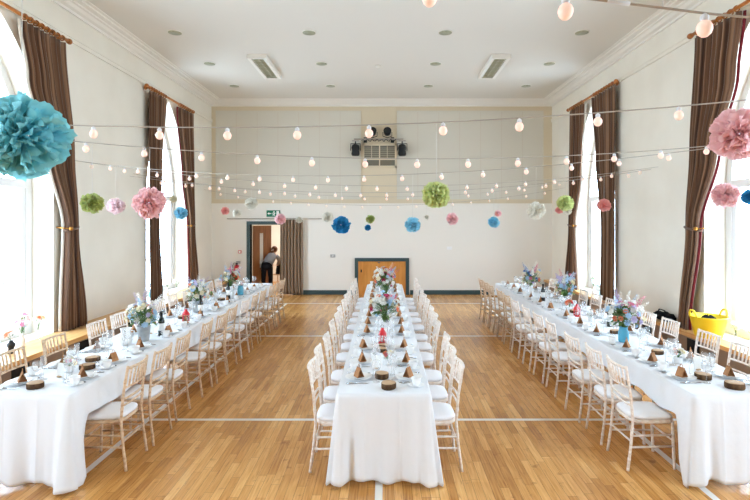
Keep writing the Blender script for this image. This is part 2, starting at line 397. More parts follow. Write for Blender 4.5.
# curtains and poles
def curtain(x, sg, outer, inner, lab, folds=8, lining='whitelining', tie=True):
    """outer/inner: lists of (z, y) down the two edges; sg +1 = wall lies towards -x"""
    def at(tab, z):
        for (z0, y0), (z1, y1) in zip(tab[:-1], tab[1:]):
            if z <= z0 and z >= z1:
                t = (z0-z)/(z0-z1); t = t*t*(3-2*t); return y0+(y1-y0)*t
        return tab[-1][1]
    zt, zb = outer[0][0], outer[-1][0]
    r = empty('curtain', (x, outer[0][1], zb)); tag(r, lab, 'curtain', 'brown striped curtains')
    NV, NU = 40, folds*10
    rows = []; ph = random.random()*6
    for i in range(NV+1):
        z = zt+(zb-zt)*i/NV; yo, yi = at(outer, z), at(inner, z); w = abs(yi-yo)
        amp = min(.066, .03+.03*(.9/max(w,.3))*.55)
        row = []
        for j in range(NU+1):
            u = j/NU
            dd = amp*math.sin(u*folds*2*PI+ph*.0+.5*math.sin(i*.10+u*5+ph))*(.8+.2*math.sin(u*17+ph))
            row.append((dd*1.0, yo+(yi-yo)*u-outer[0][1], z-zb))
        rows.append(row)
    mb = MB().grid(rows); me = mb.mesh('drape', M['curtain'])
    uv = me.uv_layers.new(name='UVMap')
    for p in me.polygons:
        for li, vi in zip(p.loop_indices, p.vertices): uv.data[li].uv = ((vi % (NU+1))/NU, (vi//(NU+1))/NV)
    solid(link('drape', me, r), .006)
    # lining turned out along the inner edge
    d = 1 if inner[0][1] > outer[0][1] else -1
    lr = [[(rw[-1][0]+sg*(-.01), rw[-1][1], rw[-1][2]), (rw[-1][0]-sg*.03, rw[-1][1]+d*.035, rw[-1][2])] for rw in rows]
    solid(MB().grid(lr).build('lining', M[lining], r), .004)
    if tie:
        zt_ = 2.05; yo, yi = at(outer, zt_)-outer[0][1], at(inner, zt_)-outer[0][1]
        cy = (yo+yi)/2; ry = abs(yi-yo)/2+.022
        tb = MB(); tb.tube([(.078*math.cos(a), cy+ry*math.sin(a), zt_-zb+.03*math.sin(a)*d*-1) for a in [2*PI*k/24 for k in range(24)]], .016, 6, closed=True); tb.build('tieback', M['curtain'], r)
        hk = MB(); hk.ball((sg*.07, yi, zt_-zb), .032); hk.tube([(sg*.06,yi+d*.02,zt_-zb),(-sg*.12,yi+d*.06,zt_-zb+.02)], .011, 8); hk.build('tieback_hook', M['brass'], r)
    return r
def pole(x, sg, y0, y1, z, spans, lab):
    r = empty('curtain_pole', (x, (y0+y1)/2, z)); tag(r, lab, 'curtain pole', 'wooden curtain poles'); cy = (y0+y1)/2
    MB().tube([(0,y0-cy,0),(0,y1-cy,0)], .026, 12).build('rod', M['polewood'], r)
    for y in (y0, y1):
        s = -1 if y == y0 else 1
        f = MB(); f.ball((0,y-cy+s*.03,0), .045); f.tube([(0,y-cy-s*.01,0),(0,y-cy+s*.01,0)], .036, 12); f.build('finial', M['polewood'], r)
        b = MB(); b.tube([(-sg*.105,y-cy-s*.12,0),(0,y-cy-s*.12,0)], .02, 10); b.tube([(-sg*.108,y-cy-s*.12,0),(-sg*.09,y-cy-s*.12,0)], .05, 12); b.build('bracket', M['polewood'], r)
    rm = MB().tube([(.038*math.cos(2*PI*k/16), 0, .038*math.sin(2*PI*k/16)-.008) for k in range(16)], .009, 6, closed=True).mesh('ring', M['polewood'])
    for a, b, nn in spans:
        for k in range(nn):
            q = link('ring', rm, r); q.location = (0, a+(b-a)*(k+.5)/nn-cy, 0)
zt = 4.93
xl, xr = XL+.14, XR-.14
pole(xl, 1, 5.2, 7.86, 5.0, ((6.85,7.77,8),(5.3,6.1,8)), 'wooden curtain pole over the nearer arched window of left wall')
pole(xl, 1, 10.48, 12.95, 5.0, ((10.6,11.38,7),(12.1,12.9,7)), 'wooden curtain pole over the farther arched window of left wall')
pole(xr, -1, 5.2, 7.82, 5.07, ((6.75,7.72,8),(5.3,6.1,8)), 'wooden curtain pole over the nearer arched window of right wall')
pole(xr, -1, 10.4, 13.05, 5.07, ((10.45,11.5,8),(12.1,12.95,7)), 'wooden curtain pole over the farther arched window of right wall')
zs = SILL+.006
curtain(xl, 1, [(zt,7.77),(3.3,7.98),(2.05,8.06),(zs,8.3)], [(zt,6.82),(4.2,6.98),(3.2,7.42),(2.05,7.82),(zs,7.74)], 'tied brown striped curtain beside the teal pom-pom, nearer window of left wall')
curtain(xl, 1, [(zt,10.58),(zs,10.64)], [(zt,11.36),(3.3,11.15),(2.05,10.98),(zs,11.16)], 'straight brown striped curtain at the near side of farther left window', 7, 'whitelining', False)
curtain(xl, 1, [(zt,12.95),(3.0,12.98),(2.05,13.0),(zs,13.3)], [(zt,12.08),(3.2,12.4),(2.05,12.68),(zs,12.74)], 'tied brown striped curtain at the far side of farther left window', 7, 'lining')
curtain(xr, -1, [(zt+.07,7.74),(3.3,7.84),(2.05,7.94),(zs,8.12)], [(zt+.07,6.73),(4.2,6.85),(3.2,7.2),(2.05,7.6),(zs,7.87)], 'tied brown striped curtain behind the yellow tub on right bench', 8, 'lining')
curtain(xr, -1, [(zt+.07,10.42),(2.05,10.5),(zs,10.54)], [(zt+.07,11.55),(3.6,11.3),(2.05,10.98),(zs,11.0)], 'brown striped curtain at the near side of farther right window', 8, 'whitelining', False)
curtain(xr, -1, [(zt+.07,12.95),(2.05,13.0),(zs,13.35)], [(zt+.07,12.05),(3.2,12.2),(2.05,12.55),(zs,12.45)], 'tied brown striped curtain at the far side of farther right window', 7)

# ------------------------------------------------------------------ ceiling fittings
k = 0
for ix, x in enumerate((-3.93, -1.42, 1.13, 3.68)):
    for iy, y in enumerate((9.35, 11.2, 13.05)):
        col = ('first','second','third','fourth')[ix]; row = ('nearest','middle','farthest')[iy]
        r = empty('downlight', (x, y, ZC)); tag(r, f'round recessed ceiling downlight, {row} in the {col} column from left wall', 'ceiling light', 'recessed downlights')
        MB().lathe([(.085,-.004),(.125,-.012),(.135,-.006),(.135,-.0005)], 24).build('trim_ring', M['cornice'], r)
        MB().lathe([(.0,-.014),(.122,-.014),(.122,-.008)], 24).build('lens', M['dlight'], r)
for x, lab in ((-2.72, 'louvred rectangular strip light on the ceiling left of centre'), (2.46, 'louvred rectangular strip light on the ceiling right of centre')):
    r = empty('ceiling_fixture', (x, 11.35, ZC)); tag(r, lab, 'ceiling light', 'ceiling strip lights'); s = -1 if x < 0 else 1
    b = MB(); b.box(-.2,.2,-.78,-.72,-.09,-.001); b.box(-.2,.2,.72,.78,-.09,-.001); b.box(-.2,-.13,-.72,.72,-.09,-.001); b.box(.13,.2,-.72,.72,-.09,-.001); b.build('casing', M['cornice'], r)
    MB().box(-.13,.13,-.72,.72,-.03,-.001).build('reflector', M['lens'], r)
    t = MB(); t.tube([(0,-.7,-.055),(0,.7,-.055)], .016, 8); t.build('fluorescent_tube', M['panelb'], r)
    l = MB()
    for q in range(14): l.box(-.128,.128,-.68+q*.1046,-.675+q*.1046,-.086,-.07)
    l.build('louvre_blades', M['lens'], r)
r = empty('smoke_detector', (-.16, 11.35, ZC)); tag(r, 'small white smoke detector in the middle of the ceiling', 'smoke detector')
MB().lathe([(.0,-.05),(.035,-.05),(.05,-.035),(.055,-.012),(.055,-.0005)], 18).build('sensor_body', M['cornice'], r)
MB().lathe([(.065,-.012),(.065,-.0005)], 18).build('mounting_base', M['panelb'], r)

# ------------------------------------------------------------------ back wall things
# stage lights and the little window
wr = struct(empty('window_%d' % (n+1), (-.16, YB, 4.1)))
f = MB(); y0 = -.05
for a, b, c, d in ((-.50,.50,.29,.36),(-.50,.50,-.36,-.30),(-.50,-.45,-.36,.36),(.45,.50,-.36,.36),(-.45,.45,-.13,-.10)): f.box(a,b,y0,-.0005,c,d)
for x in (-.015,): f.box(x,x+.03,y0+.005,-.0005,-.3,.29)
for x in (-.24,.22): f.box(x,x+.012,y0+.012,-.0005,-.1,.29)
f.build('window_frame', M['back'], wr)
MB().box(-.45,.45,-.014,-.0005,-.30,.29).build('window_pane', mat('dim_window_glass', lin(108,104,90), .08, .9), wr)
s = MB()
for q in range(6): s.box(-.45,.45,-.018,-.0142,-.06+q*.055,-.045+q*.055)
s.build('blind_slats', mat('blind_slat', lin(160,154,134), .5), wr)
r = empty('lighting_bar', (-.18, YB-.16, 4.56)); tag(r, 'metal lighting bar on the back wall above the small window', 'lighting bar')
b = MB(); b.tube([(-.72,0,0),(.72,0,0)], .024, 10); b.build('bar', M['wire'], r)
for x in (-.4, .4):
    q = MB(); q.box(x-.02,x+.02,0,.159,-.02,.02); q.box(x-.05,x+.05,.15,.159,-.08,.08); q.build('wall_bracket', M['blackp'], r)
c = MB(); c.tube([(-.5+.05*i, -.03+.02*math.sin(i*1.7), -.04+.035*math.sin(i*2.3)) for i in range(21)], .012, 6); c.build('cable', M['blackp'], r)
for x, z, lab, up in ((-.86,4.24,'black stage light hanging at the left end of the lighting bar',0),(.5,4.24,'black stage light hanging at the right end of the lighting bar',0),
                  (-.36,4.76,'black round stage light standing above lighting bar, left of the two',1),(.07,4.76,'black round stage light standing above lighting bar, right of the two',1)):
    r = empty('stage_light', (x, YB-.2, z)); tag(r, lab, 'stage light', 'stage lights on the back wall')
    if up:
        MB().lathe([(.0,-.11),(.07,-.11),(.1,-.06),(.115,.08),(.115,.1),(.1,.1)], 20).build('lamp_can', M['blackp'], r)
        l = MB().lathe([(.0,.092),(.098,.092),(.098,.085)], 20).build('lens', M['dlight'], r)
        for q in r.children: q.rotation_euler = (math.radians(72),0,0)
        y = MB(); y.tube([(-.13,0,0),(-.13,0,-.12),(0,0,-.165),(.13,0,-.12),(.13,0,0)], .012, 6); y.build('mounting_yoke', M['blackp'], r)
    else:
        q = MB().lathe([(.0,-.17),(.10,-.17),(.12,-.12),(.105,-.02),(.12,.06),(.10,.14),(.03,.17),(0,.17)], 16)
        q.build('lamp_can', M['blackp'], r)
        y = MB(); y.tube([(-.14,0,-.02),(-.14,0,.18),(.14,0,.18),(.14,0,-.02)], .014, 6); y.tube([(0,0,.18),(0,.02,.285)], .018, 8); y.build('mounting_yoke', M['blackp'], r)
        y = MB(); y.box(-.1,.1,-.03,.03,.25,.28); y.build('clamp', M['wire'], r)
# low store door
r = struct(empty('door_1', (-.09, YB, 0)))
f = MB(); f.box(-.80,-.70,-.05,-.0005,.002,1.08); f.box(.70,.80,-.05,-.0005,.002,1.08); f.box(-.70,.70,-.05,-.0005,.98,1.08); f.build('door_frame', M['green'], r)
MB().box(-.70,.70,-.03,-.0005,.002,.98).build('door_leaf', M['doorwood'], r)
MB().box(-.63,-.59,-.045,-.0302,.66,.74).build('door_handle', M['blackp'], r)
h = MB(); h.box(-.12,-.06,-.036,-.0302,.93,.96); h.build('door_catch', M['steel'], r)
# doorway with an open door, corridor behind
r = struct(empty('door_2', (DX0, YB, 0)))
w = DX1-DX0
f = MB(); f.box(-.10,0,-.03,.22,.002,DZ+.1); f.box(w,w+.10,-.03,.22,.002,DZ+.1); f.box(0,w,-.03,.22,DZ,DZ+.1); f.build('door_frame', M['green'], r)
lf = empty('door_leaf_pivot', (.03,.23,0)); bpy.data.objects.remove(lf)
d = MB(); lw = .76; d.box(0,.26,-.022,.022,.01,2.03); d.box(.42,lw,-.022,.022,.01,2.03); d.box(.26,.42,-.022,.022,.01,.75); d.box(.26,.42,-.022,.022,1.8,2.03)
leaf = d.build('door_leaf', M['doordark'], r); leaf.location = (.02,.25,0); leaf.rotation_euler = (0,0,math.radians(60))
g = MB().box(.26,.42,-.006,.006,.75,1.8).build('door_glazing', mat('frosted_door_glass', lin(226,228,226), .3), leaf)
g = MB(); g.tube([(lw-.06,-.022,1.02),(lw-.06,-.06,1.02),(lw-.16,-.06,1.02)], .012, 8); g.build('door_handle', M['steel'], leaf)
CY = 18.0
struct(MB().box(-4.9, -4.8, YB+.2, CY, 0, 2.6).build('wall_corridor_left', M['wall']))
struct(MB().box(-1.9, -1.8, YB+.2, CY, 0, 2.6).build('wall_corridor_right', M['wall']))
struct(MB().box(-4.9, -1.8, CY, CY+.1, 0, 2.6).build('wall_corridor_back', M['wall']))
struct(MB().box(-4.9, -1.8, YB+.2, CY+.1, 2.6, 2.7).build('ceiling_corridor', M['ceil']))
# curtain on a rail beside the doorway
r = empty('curtain_rail', (-3.25, YB-.08, 2.235)); tag(r, 'thin metal curtain rail above the doorway on the back wall', 'curtain rail')
MB().tube([(-1.39,0,0),(1.39,0,0)], .014, 8).build('rail', M['wire'], r)
for x in (-1.3, 0, 1.3): MB().box(x-.012,x+.012,0,.079,-.015,.015).build('bracket', M['wire'], r)
r = empty('doorway_curtain', (-2.74, YB-.10, .02)); tag(r, 'long taupe curtain drawn beside the open doorway on the back wall', 'curtain')
rows = []
for i in range(21):
    z = 2.19*(1-i/20); rows.append([((j/70-.5)*(.66+.03*i/20), (.05+.012*math.sin(j*.31))*math.sin(j/70*7*2*PI+.4*math.sin(i*.2)), z) for j in range(71)])
solid(MB().grid(rows).build('drape', M['taupe'], r), .006)
for k in range(8): MB().tube([(-.3+.6*k/7, .02+.022*math.cos(a), 2.215+.024*math.sin(a)) for a in [2*PI*q/10 for q in range(10)]], .004, 5, closed=True).build('curtain_hook', M['wire'], r)
# exit sign: white running man, door and arrow on green
r = empty('exit_sign', (-3.29, YB-.001, 2.39)); tag(r, 'green emergency exit sign with white running figure above the doorway', 'exit sign')
MB().box(-.2,.2,-.03,0,-.095,.095).build('sign_plate', M['signgreen'], r)
p = MB(); yy = (-.034,-.0302)
def pl(pts):
    b = len(p.v); p.v += [(x,yy[0],z) for x,z in pts]+[(x,yy[1],z) for x,z in pts]; m_ = len(pts)
    p.face([b+i for i in range(m_)]); 
    for i in range(m_): p.face([b+i, b+(i+1)%m_, b+m_+(i+1)%m_, b+m_+i])
pl([(-.18,-.012),(-.12,-.012),(-.12,.03),(-.12,.03),(-.075,0),(-.12,-.03),(-.12,-.012)][:0] or [(-.06,-.012),(-.06,.012),(-.12,.012),(-.12,.04),(-.175,0),(-.12,-.04),(-.12,-.012)])
pl([(.09,-.075),(.17,-.075),(.17,.075),(.09,.075)])
pl([(.02+.02*math.cos(a), .055+.02*math.sin(a)) for a in [2*PI*q/10 for q in range(10)]])
pl([(-.005,.03),(.04,.03),(.05,-.01),(.02,-.015)]); pl([(.02,-.012),(.045,-.012),(.03,-.045),(.055,-.075),(.035,-.078),(.005,-.045)])
pl([(.01,-.01),(.03,-.012),(.0,-.05),(-.04,-.05),(-.04,-.036),(-.01,-.034)]); pl([(-.005,.03),(.01,.02),(-.03,-.005),(-.045,.005)]); pl([(.035,.03),(.045,.015),(.075,.0),(.078,.014)])
p.build('pictogram', M['paper'], r)
# fire extinguisher and call point
r = empty('fire_extinguisher', (-4.34, YB-.1, .44)); tag(r, 'red fire extinguisher mounted on the back wall left of the doorway', 'fire extinguisher')
MB().lathe([(.0,0),(.07,0),(.078,.02),(.078,.36),(.06,.42),(.025,.45),(0,.45)], 18).build('cylinder_body', M['red'], r)
v = MB(); v.tube([(0,0,.45),(0,0,.5)], .02, 10); v.box(-.02,.1,-.014,.014,.49,.505); v.box(-.02,.1,-.014,.014,.525,.54); v.build('valve_handle', M['blackp'], r)
v = MB(); v.tube([(-.01,0,.49),(-.09,0,.5),(-.125,0,.42),(-.12,0,.2),(-.11,0,.12)], [.01,.01,.01,.012,.018], 8); v.build('hose', M['blackp'], r)
v = MB(); v.lathe([(.0785,.14),(.0788,.14),(.0788,.28),(.0785,.28)], 18); v.build('instruction_label', M['paper'], r)
v = MB(); v.box(-.04,.04,.079,.099,.25,.4); v.build('mounting_hook', M['blackp'], r)
r = empty('fire_call_point', (-4.28, YB-.001, 1.26)); tag(r, 'small red fire call point on the back wall above the extinguisher', 'call point')
bevel(MB().box(-.045,.045,-.04,0,-.045,.045).build('mounting_box', M['red'], r), .006); MB().box(-.028,.028,-.043,-.0402,-.028,.028).build('break_glass', M['paper'], r)
for x, z, lab in ((-1.54,1.14,'small metal switch plate on the back wall right of the taupe curtain'),(1.9,1.37,'small white switch plate on the back wall right of the low door')):
    r = empty('wall_switch', (x, YB-.001, z)); tag(r, lab, 'switch')
    bevel(MB().box(-.075,.075,-.012,0,-.045,.045).build('face_plate', M['zinc' if x < 0 else 'china'], r), .004); MB().box(-.02,.02,-.02,-.0122,-.015,.015).build('rocker', M['white'], r)

# ------------------------------------------------------------------ chairs
def leg_path(xb):  # rear leg + back post: curved
    return None
def make_chair(wood, cat_group):
    r = empty('dining_chair')
    W = .185
    # seat frame, bowed sides
    fr = MB(); outline = []
    for k in range(28):
        a = 2*PI*k/28; c_, s_ = math.cos(a), math.sin(a)
        outline.append((.195*math.copysign(abs(c_)**.45, c_), .19*math.copysign(abs(s_)**.5, s_)*(1.0+.06*c_)))
    b = len(fr.v)
    for z, sc in ((.405,.97),(.41,1),(.43,1),(.435,.97)): fr.v += [(x*sc, y*sc, z) for x, y in outline]
    for q in range(3):
        for k in range(28): fr.face([b+q*28+k, b+q*28+(k+1)%28, b+(q+1)*28+(k+1)%28, b+(q+1)*28+k], True)
    fr.face(list(range(b,b+28))[::-1]); fr.face(list(range(b+84,b+112)))
    fr.build('seat', wood, r)
    cu = MB()
    for z, sc in ((.4365,.9),(.441,.985),(.455,1.0),(.467,.97),(.474,.86),(.478,.5)): cu.v += [(x*sc, y*sc, z) for x, y in outline]
    for q in range(5):
        for k in range(28): cu.face([q*28+k, q*28+(k+1)%28, (q+1)*28+(k+1)%28, (q+1)*28+k], True)
    cu.face(list(range(28))[::-1]); cu.face(list(range(140,168)), True)
    c = cu.build('cushion', M['cushion'], r); c['label'] = 'white seat pad'
    def bamboo(mb, pts, r0):
        # a turned leg with rings at intervals
        P = []; R = []
        n_ = 11
        tot = [Vector(p) for p in pts]
        for i in range(len(tot)-1):
            for k in range(n_):
                t = k/n_; P.append(tot[i].lerp(tot[i+1], t)); R.append(r0*(1.22 if k == 5 else 1))
        P.append(tot[-1]); R.append(r0*.9); mb.tube(P, R, 8); return mb
    for s in (-1, 1):
        bamboo(MB(), [(-.235,s*.192,0.0),(-.205,s*.187,.22),(-.187,s*.183,.43),(-.205,s*.182,.66),(-.245,s*.18,.905)], .0125).build('leg', wood, r)
        bamboo(MB(), [(.185,s*.172,0.0),(.175,s*.17,.22),(.17,s*.168,.415)], .0125).build('leg', wood, r)
    def px(z): # x of the post at height z
        return -.187-.058*((z-.43)/.475)**1.3 if z > .43 else -.187
    def rail(z, rad, bow, nm):
        pts = [(px(z)-bow*(1-(2*k/8-1)**2), -.182+.364*k/8, z) for k in range(9)]
        MB().tube(pts, rad, 8).build(nm, wood, r)
    rail(.885, .0135, .03, 'top_rail'); rail(.715, .010, .022, 'back_rail'); rail(.615, .010, .018, 'back_rail'); rail(.56, .009, .015, 'back_rail')
    sp = MB()
    for k in range(1, 7):
        y = -.182+.364*k/7; t = 2*k/7-1
        sp.tube([(px(.715)-.022*(1-t*t), y, .715), (px(.80)-.026*(1-t*t), y, .80), (px(.885)-.03*(1-t*t), y, .885)], [.0075,.009,.0075], 6)
    sp.build('back_slats', wood, r)
    for s in (-1, 1):
        for z in (.30, .2): MB().tube([(-.196-.012*(z<.25), s*.186, z), (.174+.004*(z<.25), s*.17, z)], .0085, 6).build('stretcher', wood, r)
    MB().tube([(.176,-.17,.25),(.176,.17,.25)], .0085, 6).build('stretcher', wood, r)
    MB().tube([(-.2,-.186,.25),(-.2,.186,.25)], .0085, 6).build('stretcher', wood, r)
    return r
ROWS = {}
P0 = make_chair(M['lime'], 0); remember(P0); P1 = make_chair(M['limebacklit'], 0); remember(P1)
used = set()
def place_chair(proto, x, y, rz, lab, grp):
    c = proto if proto.name not in used else copy_tree(proto)
    used.add(proto.name)
    c.location = (x, y, .0005); c.rotation_euler = (0,0,rz); tag(c, lab, 'chair', grp)
CH = [4.53,5.03,5.58,6.33,6.87,7.4,8.08,8.64,9.2,9.92,10.42,10.93]
TABLES = {'left': (-2.96, 4.10, 11.42), 'centre': (-.01, 4.13, 11.20), 'right': (2.91, 4.10, 11.42)}
for tn, sd, x, rz, ys in (
    ('left','aisle',-2.475,PI,CH), ('left','window',-3.415,0,[4.9,5.52,6.3,6.86,7.42,8.07,8.63,9.2,9.9,10.42,10.95]),
    ('centre','left',-.415,0,[y-.02 for y in CH]), ('centre','right',.435,PI,[y-.02 for y in CH]),
    ('right','aisle',2.33,0,CH), ('right','window',3.43,PI,[5.12,5.68,6.42,6.95,7.5,8.1,8.65,9.2,9.95,10.45,10.95])):
    for i, y in enumerate(ys):
        lab = f'limewashed spindle-back chair, {ORD[i]} from the near end, {sd} side of {tn} table'
        backlit = (tn == 'left' and sd == 'aisle' and i != 6) or (tn == 'left' and i in (0, 1)) or (tn == 'right' and sd == 'aisle' and i > 6)  # chairs given the wood with backlighting painted in
        place_chair(P1 if backlit else P0, x+random.uniform(-.015,.015), y+random.uniform(-.008,.008), rz+random.uniform(-.035,.035), lab, f'chairs on the {sd} side of the {tn} table')

# ------------------------------------------------------------------ tables and cloths
for tn, (cx, y0, y1) in TABLES.items():
    L4 = (y1-y0)/4
    for k in range(4):
        yc = y0+L4*(k+.5)
        r = empty('trestle_table', (cx, yc, 0)); pos = ('nearest','second','third','farthest')[k]
        tag(r, f'folding trestle table under the white cloth, {pos} of the four in {tn} row', 'table', 'trestle tables under the cloths')
        MB().box(-.372,.372,-L4/2+.004,L4/2-.004,.722,.742).build('table_top', M['oak'], r)
        for s in (-1, 1):
            yy = s*(L4/2-.22); b = MB()
            b.tube([(-.15,yy,0.001),(-.15,yy,.71),(.15,yy,.71),(.15,yy,0.001)], .012, 8); b.tube([(-.15,yy,.3),(.15,yy,.3)], .01, 8)
            b.build('leg', M['zinc'], r)
def tablecloth(tn, cx, y0, y1, seed, lab, cl=.045, cr=.045):
    rnd = random.Random(seed)
    ztop = .748; HW = .382; rc = .03
    y0 -= .008; y1 += .008
    # outline with rounded corners, counter-clockwise from the near-left corner
    P = []   # (x, y, nx, ny, s)
    def seg(x0_, ya, x1_, yb, nx, ny, n_):
        for k in range(n_): 
            t = k/n_; P.append((x0_+(x1_-x0_)*t, ya+(yb-ya)*t, nx, ny))
    def arc(cxx, cyy, a0):
        for k in range(6):
            a = a0+PI/2*k/6; P.append((cxx+rc*math.cos(a), cyy+rc*math.sin(a), math.cos(a), math.sin(a)))
    seg(-HW+rc, y0, HW-rc, y0, 0, -1, 96); arc(HW-rc, y0+rc, -PI/2)
    seg(HW, y0+rc, HW, y1-rc, 1, 0, 200); arc(HW-rc, y1-rc, 0)
    seg(HW-rc, y1, -HW+rc, y1, 0, 1, 44); arc(-HW+rc, y1-rc, PI/2)
    seg(-HW, y1-rc, -HW, y0+rc, -1, 0, 200); arc(-HW+rc, y0+rc, PI)
    n_ = len(P); mb = MB()
    ph = [rnd.random()*6 for _ in range(8)]
    NT = 22
    info = []
    for i, (x, y, nx, ny) in enumerate(P):
        end = min(abs(y-y0), abs(y-y1)); near = abs(y-y0) < abs(y-y1)
        on_end = abs(ny) > .5
        if on_end:
            u = x/HW
            drop = .700+.018*math.sin(u*3.1+ph[0])+.014*math.sin(u*7+ph[2])+.035*abs(u)**3
            drop = min(drop, .742) if near else .25+.03*abs(u)**3
        else:
            e = max(0, end-.03)
            t = min(1, e/.19); t = t*t*(3-2*t)
            side = .235+.014*math.sin(y*3.7+ph[1])+.010*math.sin(y*9.1+ph[2])
            drop = (.735 if near else .27)*(1-t)+side*t
        corner = math.exp(-((abs(abs(x)-HW)+end)/.11)**2)
        info.append((drop, corner, on_end, end))
    rings = []
    for j in range(NT+1):
        t = j/NT; row = []
        for i, (x, y, nx, ny) in enumerate(P):
            drop, corner, on_end, end = info[i]
            d = t*drop
            rnd_e = .012*(1-math.exp(-d/.012))
            if on_end: fold = (.007*math.exp(-((x-.13)/.010)**2)+.006*math.exp(-((x+.16)/.010)**2))*min(1,d/.1)+.004*math.exp(-((d-.36)/.012)**2)+.022*math.exp(-((x-.24)/.035)**2)*(d/.72)**1.4-.016*math.exp(-((x+.25)/.04)**2)*(d/.72)**1.3+(.020*math.sin(x*15+ph[3])+.014*math.sin(x*31+ph[4])+.012*max(0,math.sin(x*9+ph[5]))**6)*(d/.72)**.9+.05*corner*math.sin((HW-abs(x))*38+ph[6])*(d/.72); flare = .024*(d/.72)
            else:
                k_ = max(0, 1-end/.2)
                fold = (.007*math.sin(y*13+ph[5])+.006*math.sin(y*23+ph[6]))*(d/.25 if d < .25 else 1)*(1-k_)+k_*.035*math.sin(end*36+ph[7])*(d/.7); flare = .022*min(1, d/.25)*(1-k_)+.02*k_*d/.7
            cf = corner*(cl if x < 0 else cr)*(d/.72)**1.2
            off = rnd_e+flare*.9+fold+cf
            ln = math.hypot(nx, ny)
            row.append((cx+x+nx/ln*off+(math.copysign(1,x)*cf*.35 if on_end else 0), y+ny/ln*off+(0 if on_end else (-1 if abs(y-y0)<1 else 1)*cf*.35), max(.004, ztop-d)))
        rings.append(row)
    b = 0
    for row in rings: mb.v += row
    for j in range(NT):
        for i in range(n_): mb.face([j*n_+i, (j+1)*n_+i, (j+1)*n_+(i+1)%n_, j*n_+(i+1)%n_], True)
    mb.face(list(range(n_)))
    o = mb.build('tablecloth', M['linen']); tag(o, lab, 'tablecloth', 'long white tablecloths'); solid(o, .0015, 1); return o
tablecloth('left', *TABLES['left'], 3, 'white linen cloth draped over the left long table, nearly to the floor', .04,.085)
tablecloth('centre', *TABLES['centre'], 8, 'white linen cloth draped over the centre long table, nearly to the floor', .04,.055)
tablecloth('right', *TABLES['right'], 21, 'white linen cloth draped over the right long table, nearly to the floor', .085,.04)
ZT = .7505    # top of the cloths

# ------------------------------------------------------------------ place settings
ME = {}
ME['plate'] = MB().lathe([(0,.002),(.07,.0),(.078,.004),(.118,.017),(.122,.019),(.118,.0205),(.08,.009),(.07,.006),(0,.006)], 28).mesh('dinner_plate', M['china'])
ME['side'] = MB().lathe([(0,.002),(.05,.0),(.056,.004),(.082,.013),(.085,.0145),(.082,.0155),(.057,.008),(.05,.006),(0,.006)], 24).mesh('side_plate', M['china'])
ME['saucer'] = MB().lathe([(0,.002),(.035,0),(.04,.003),(.066,.014),(.069,.016),(.066,.017),(.04,.007),(0,.006)], 24).mesh('saucer', M['china'])
ME['cup'] = MB().lathe([(0,.001),(.024,0),(.026,.006),(.036,.02),(.041,.05),(.043,.068),(.0415,.0685),(.039,.05),(.033,.02),(.02,.01),(0,.009)], 24).mesh('cup_bowl', M['china'])
ME['cuph'] = MB().tube([(.039,0,.056),(.058,0,.058),(.066,0,.044),(.058,0,.028),(.036,0,.024)], .005, 6).mesh('handle', M['china'])
ME['wine'] = MB().lathe([(.032,0),(.033,.002),(.01,.006),(.0045,.012),(.004,.085),(.009,.093),(.03,.108),(.04,.13),(.041,.15),(.034,.185),(.032,.19),(.0315,.19),(.033,.185),(.0398,.15),(.0388,.13),(.029,.11),(.0,.096)], 20).mesh('wine_glass', M['glass'])
ME['flute'] = MB().lathe([(.03,0),(.031,.002),(.009,.006),(.004,.012),(.004,.075),(.01,.09),(.02,.12),(.0235,.16),(.021,.215),(.0205,.215),(.0228,.16),(.0193,.12),(.0,.088)], 18).mesh('champagne_flute', M['glass'])
def knife():
    m = MB(); m.tube([(-.1,0,.005),(-.05,0,.006),(-.01,0,.005)], [.006,.0075,.005], 8)
    m.grid([[(-.01,-.004,.004),(-.01,.004,.004)],[(.03,-.008,.004),(.03,.008,.004)],[(.08,-.008,.004),(.08,.008,.004)],[(.105,.004,.004),(.105,.0075,.004)]]); return m.mesh('knife', M['steel'])
def fork():
    m = MB(); m.tube([(-.1,0,.004),(-.04,0,.005),(.02,0,.008),(.045,0,.007)], [.006,.004,.003,.003], 8)
    m.grid([[(.04,-.003,.007),(.04,.003,.007)],[(.052,-.011,.006),(.052,.011,.006)],[(.06,-.011,.005),(.06,.011,.005)]])
    for y in (-.0095,-.003,.003,.0095): m.tube([(.06,y,.005),(.08,y,.006),(.1,y,.009)], .0016, 4)
    return m.mesh('fork', M['steel'])
ME['knife'], ME['fork'] = knife(), fork()
def bag_body():
    m = MB(); hw, hl, h = .035, .038, .076; t = .0012
    def sl(pts):
        b = len(m.v); m.v += pts; m.face([b,b+1,b+2,b+3])
    m.box(-hl,hl,-hw,hw,0,t)
    for s in (-1, 1):
        a = [(-hl,s*hw,0),(hl,s*hw,0),(hl-.003,s*.003,h),(-hl+.003,s*.003,h)]; sl(a)
        q = [(x, y-s*t*1.6, z) for x, y, z in a]; sl(q[::-1])
        for i in range(4): sl([a[i], a[(i+1)%4], q[(i+1)%4], q[i]])
    for s in (-1, 1):
        x_ = s*(hl-.030); b = len(m.v); m.v += [(x_,-hw+.004,.002),(x_,hw-.004,.002),(x_,0,h-.006)]; m.face([b,b+1,b+2])
    m.box(-hl+.003,hl-.003,-.004,.004,h-.006,h+.006); return m.mesh('bag_body', M['kraft'])
ME['bag'] = bag_body()
ME['bagh'] = MB().tube([(-.018+.036*k/12, 0, .078+.032*math.sin(PI*k/12)**.7) for k in range(13)], .0028, 6).mesh('paper_handle', M['kraft'])
SEAT_Y = {('left','window'): [4.38,4.95,5.54,6.32,6.87,7.42,8.08,8.64,9.2,9.92,10.43,10.95], ('right','window'): [4.55,5.12,5.68,6.42,6.95,7.5,8.1,8.65,9.2,9.95,10.45,10.95]}
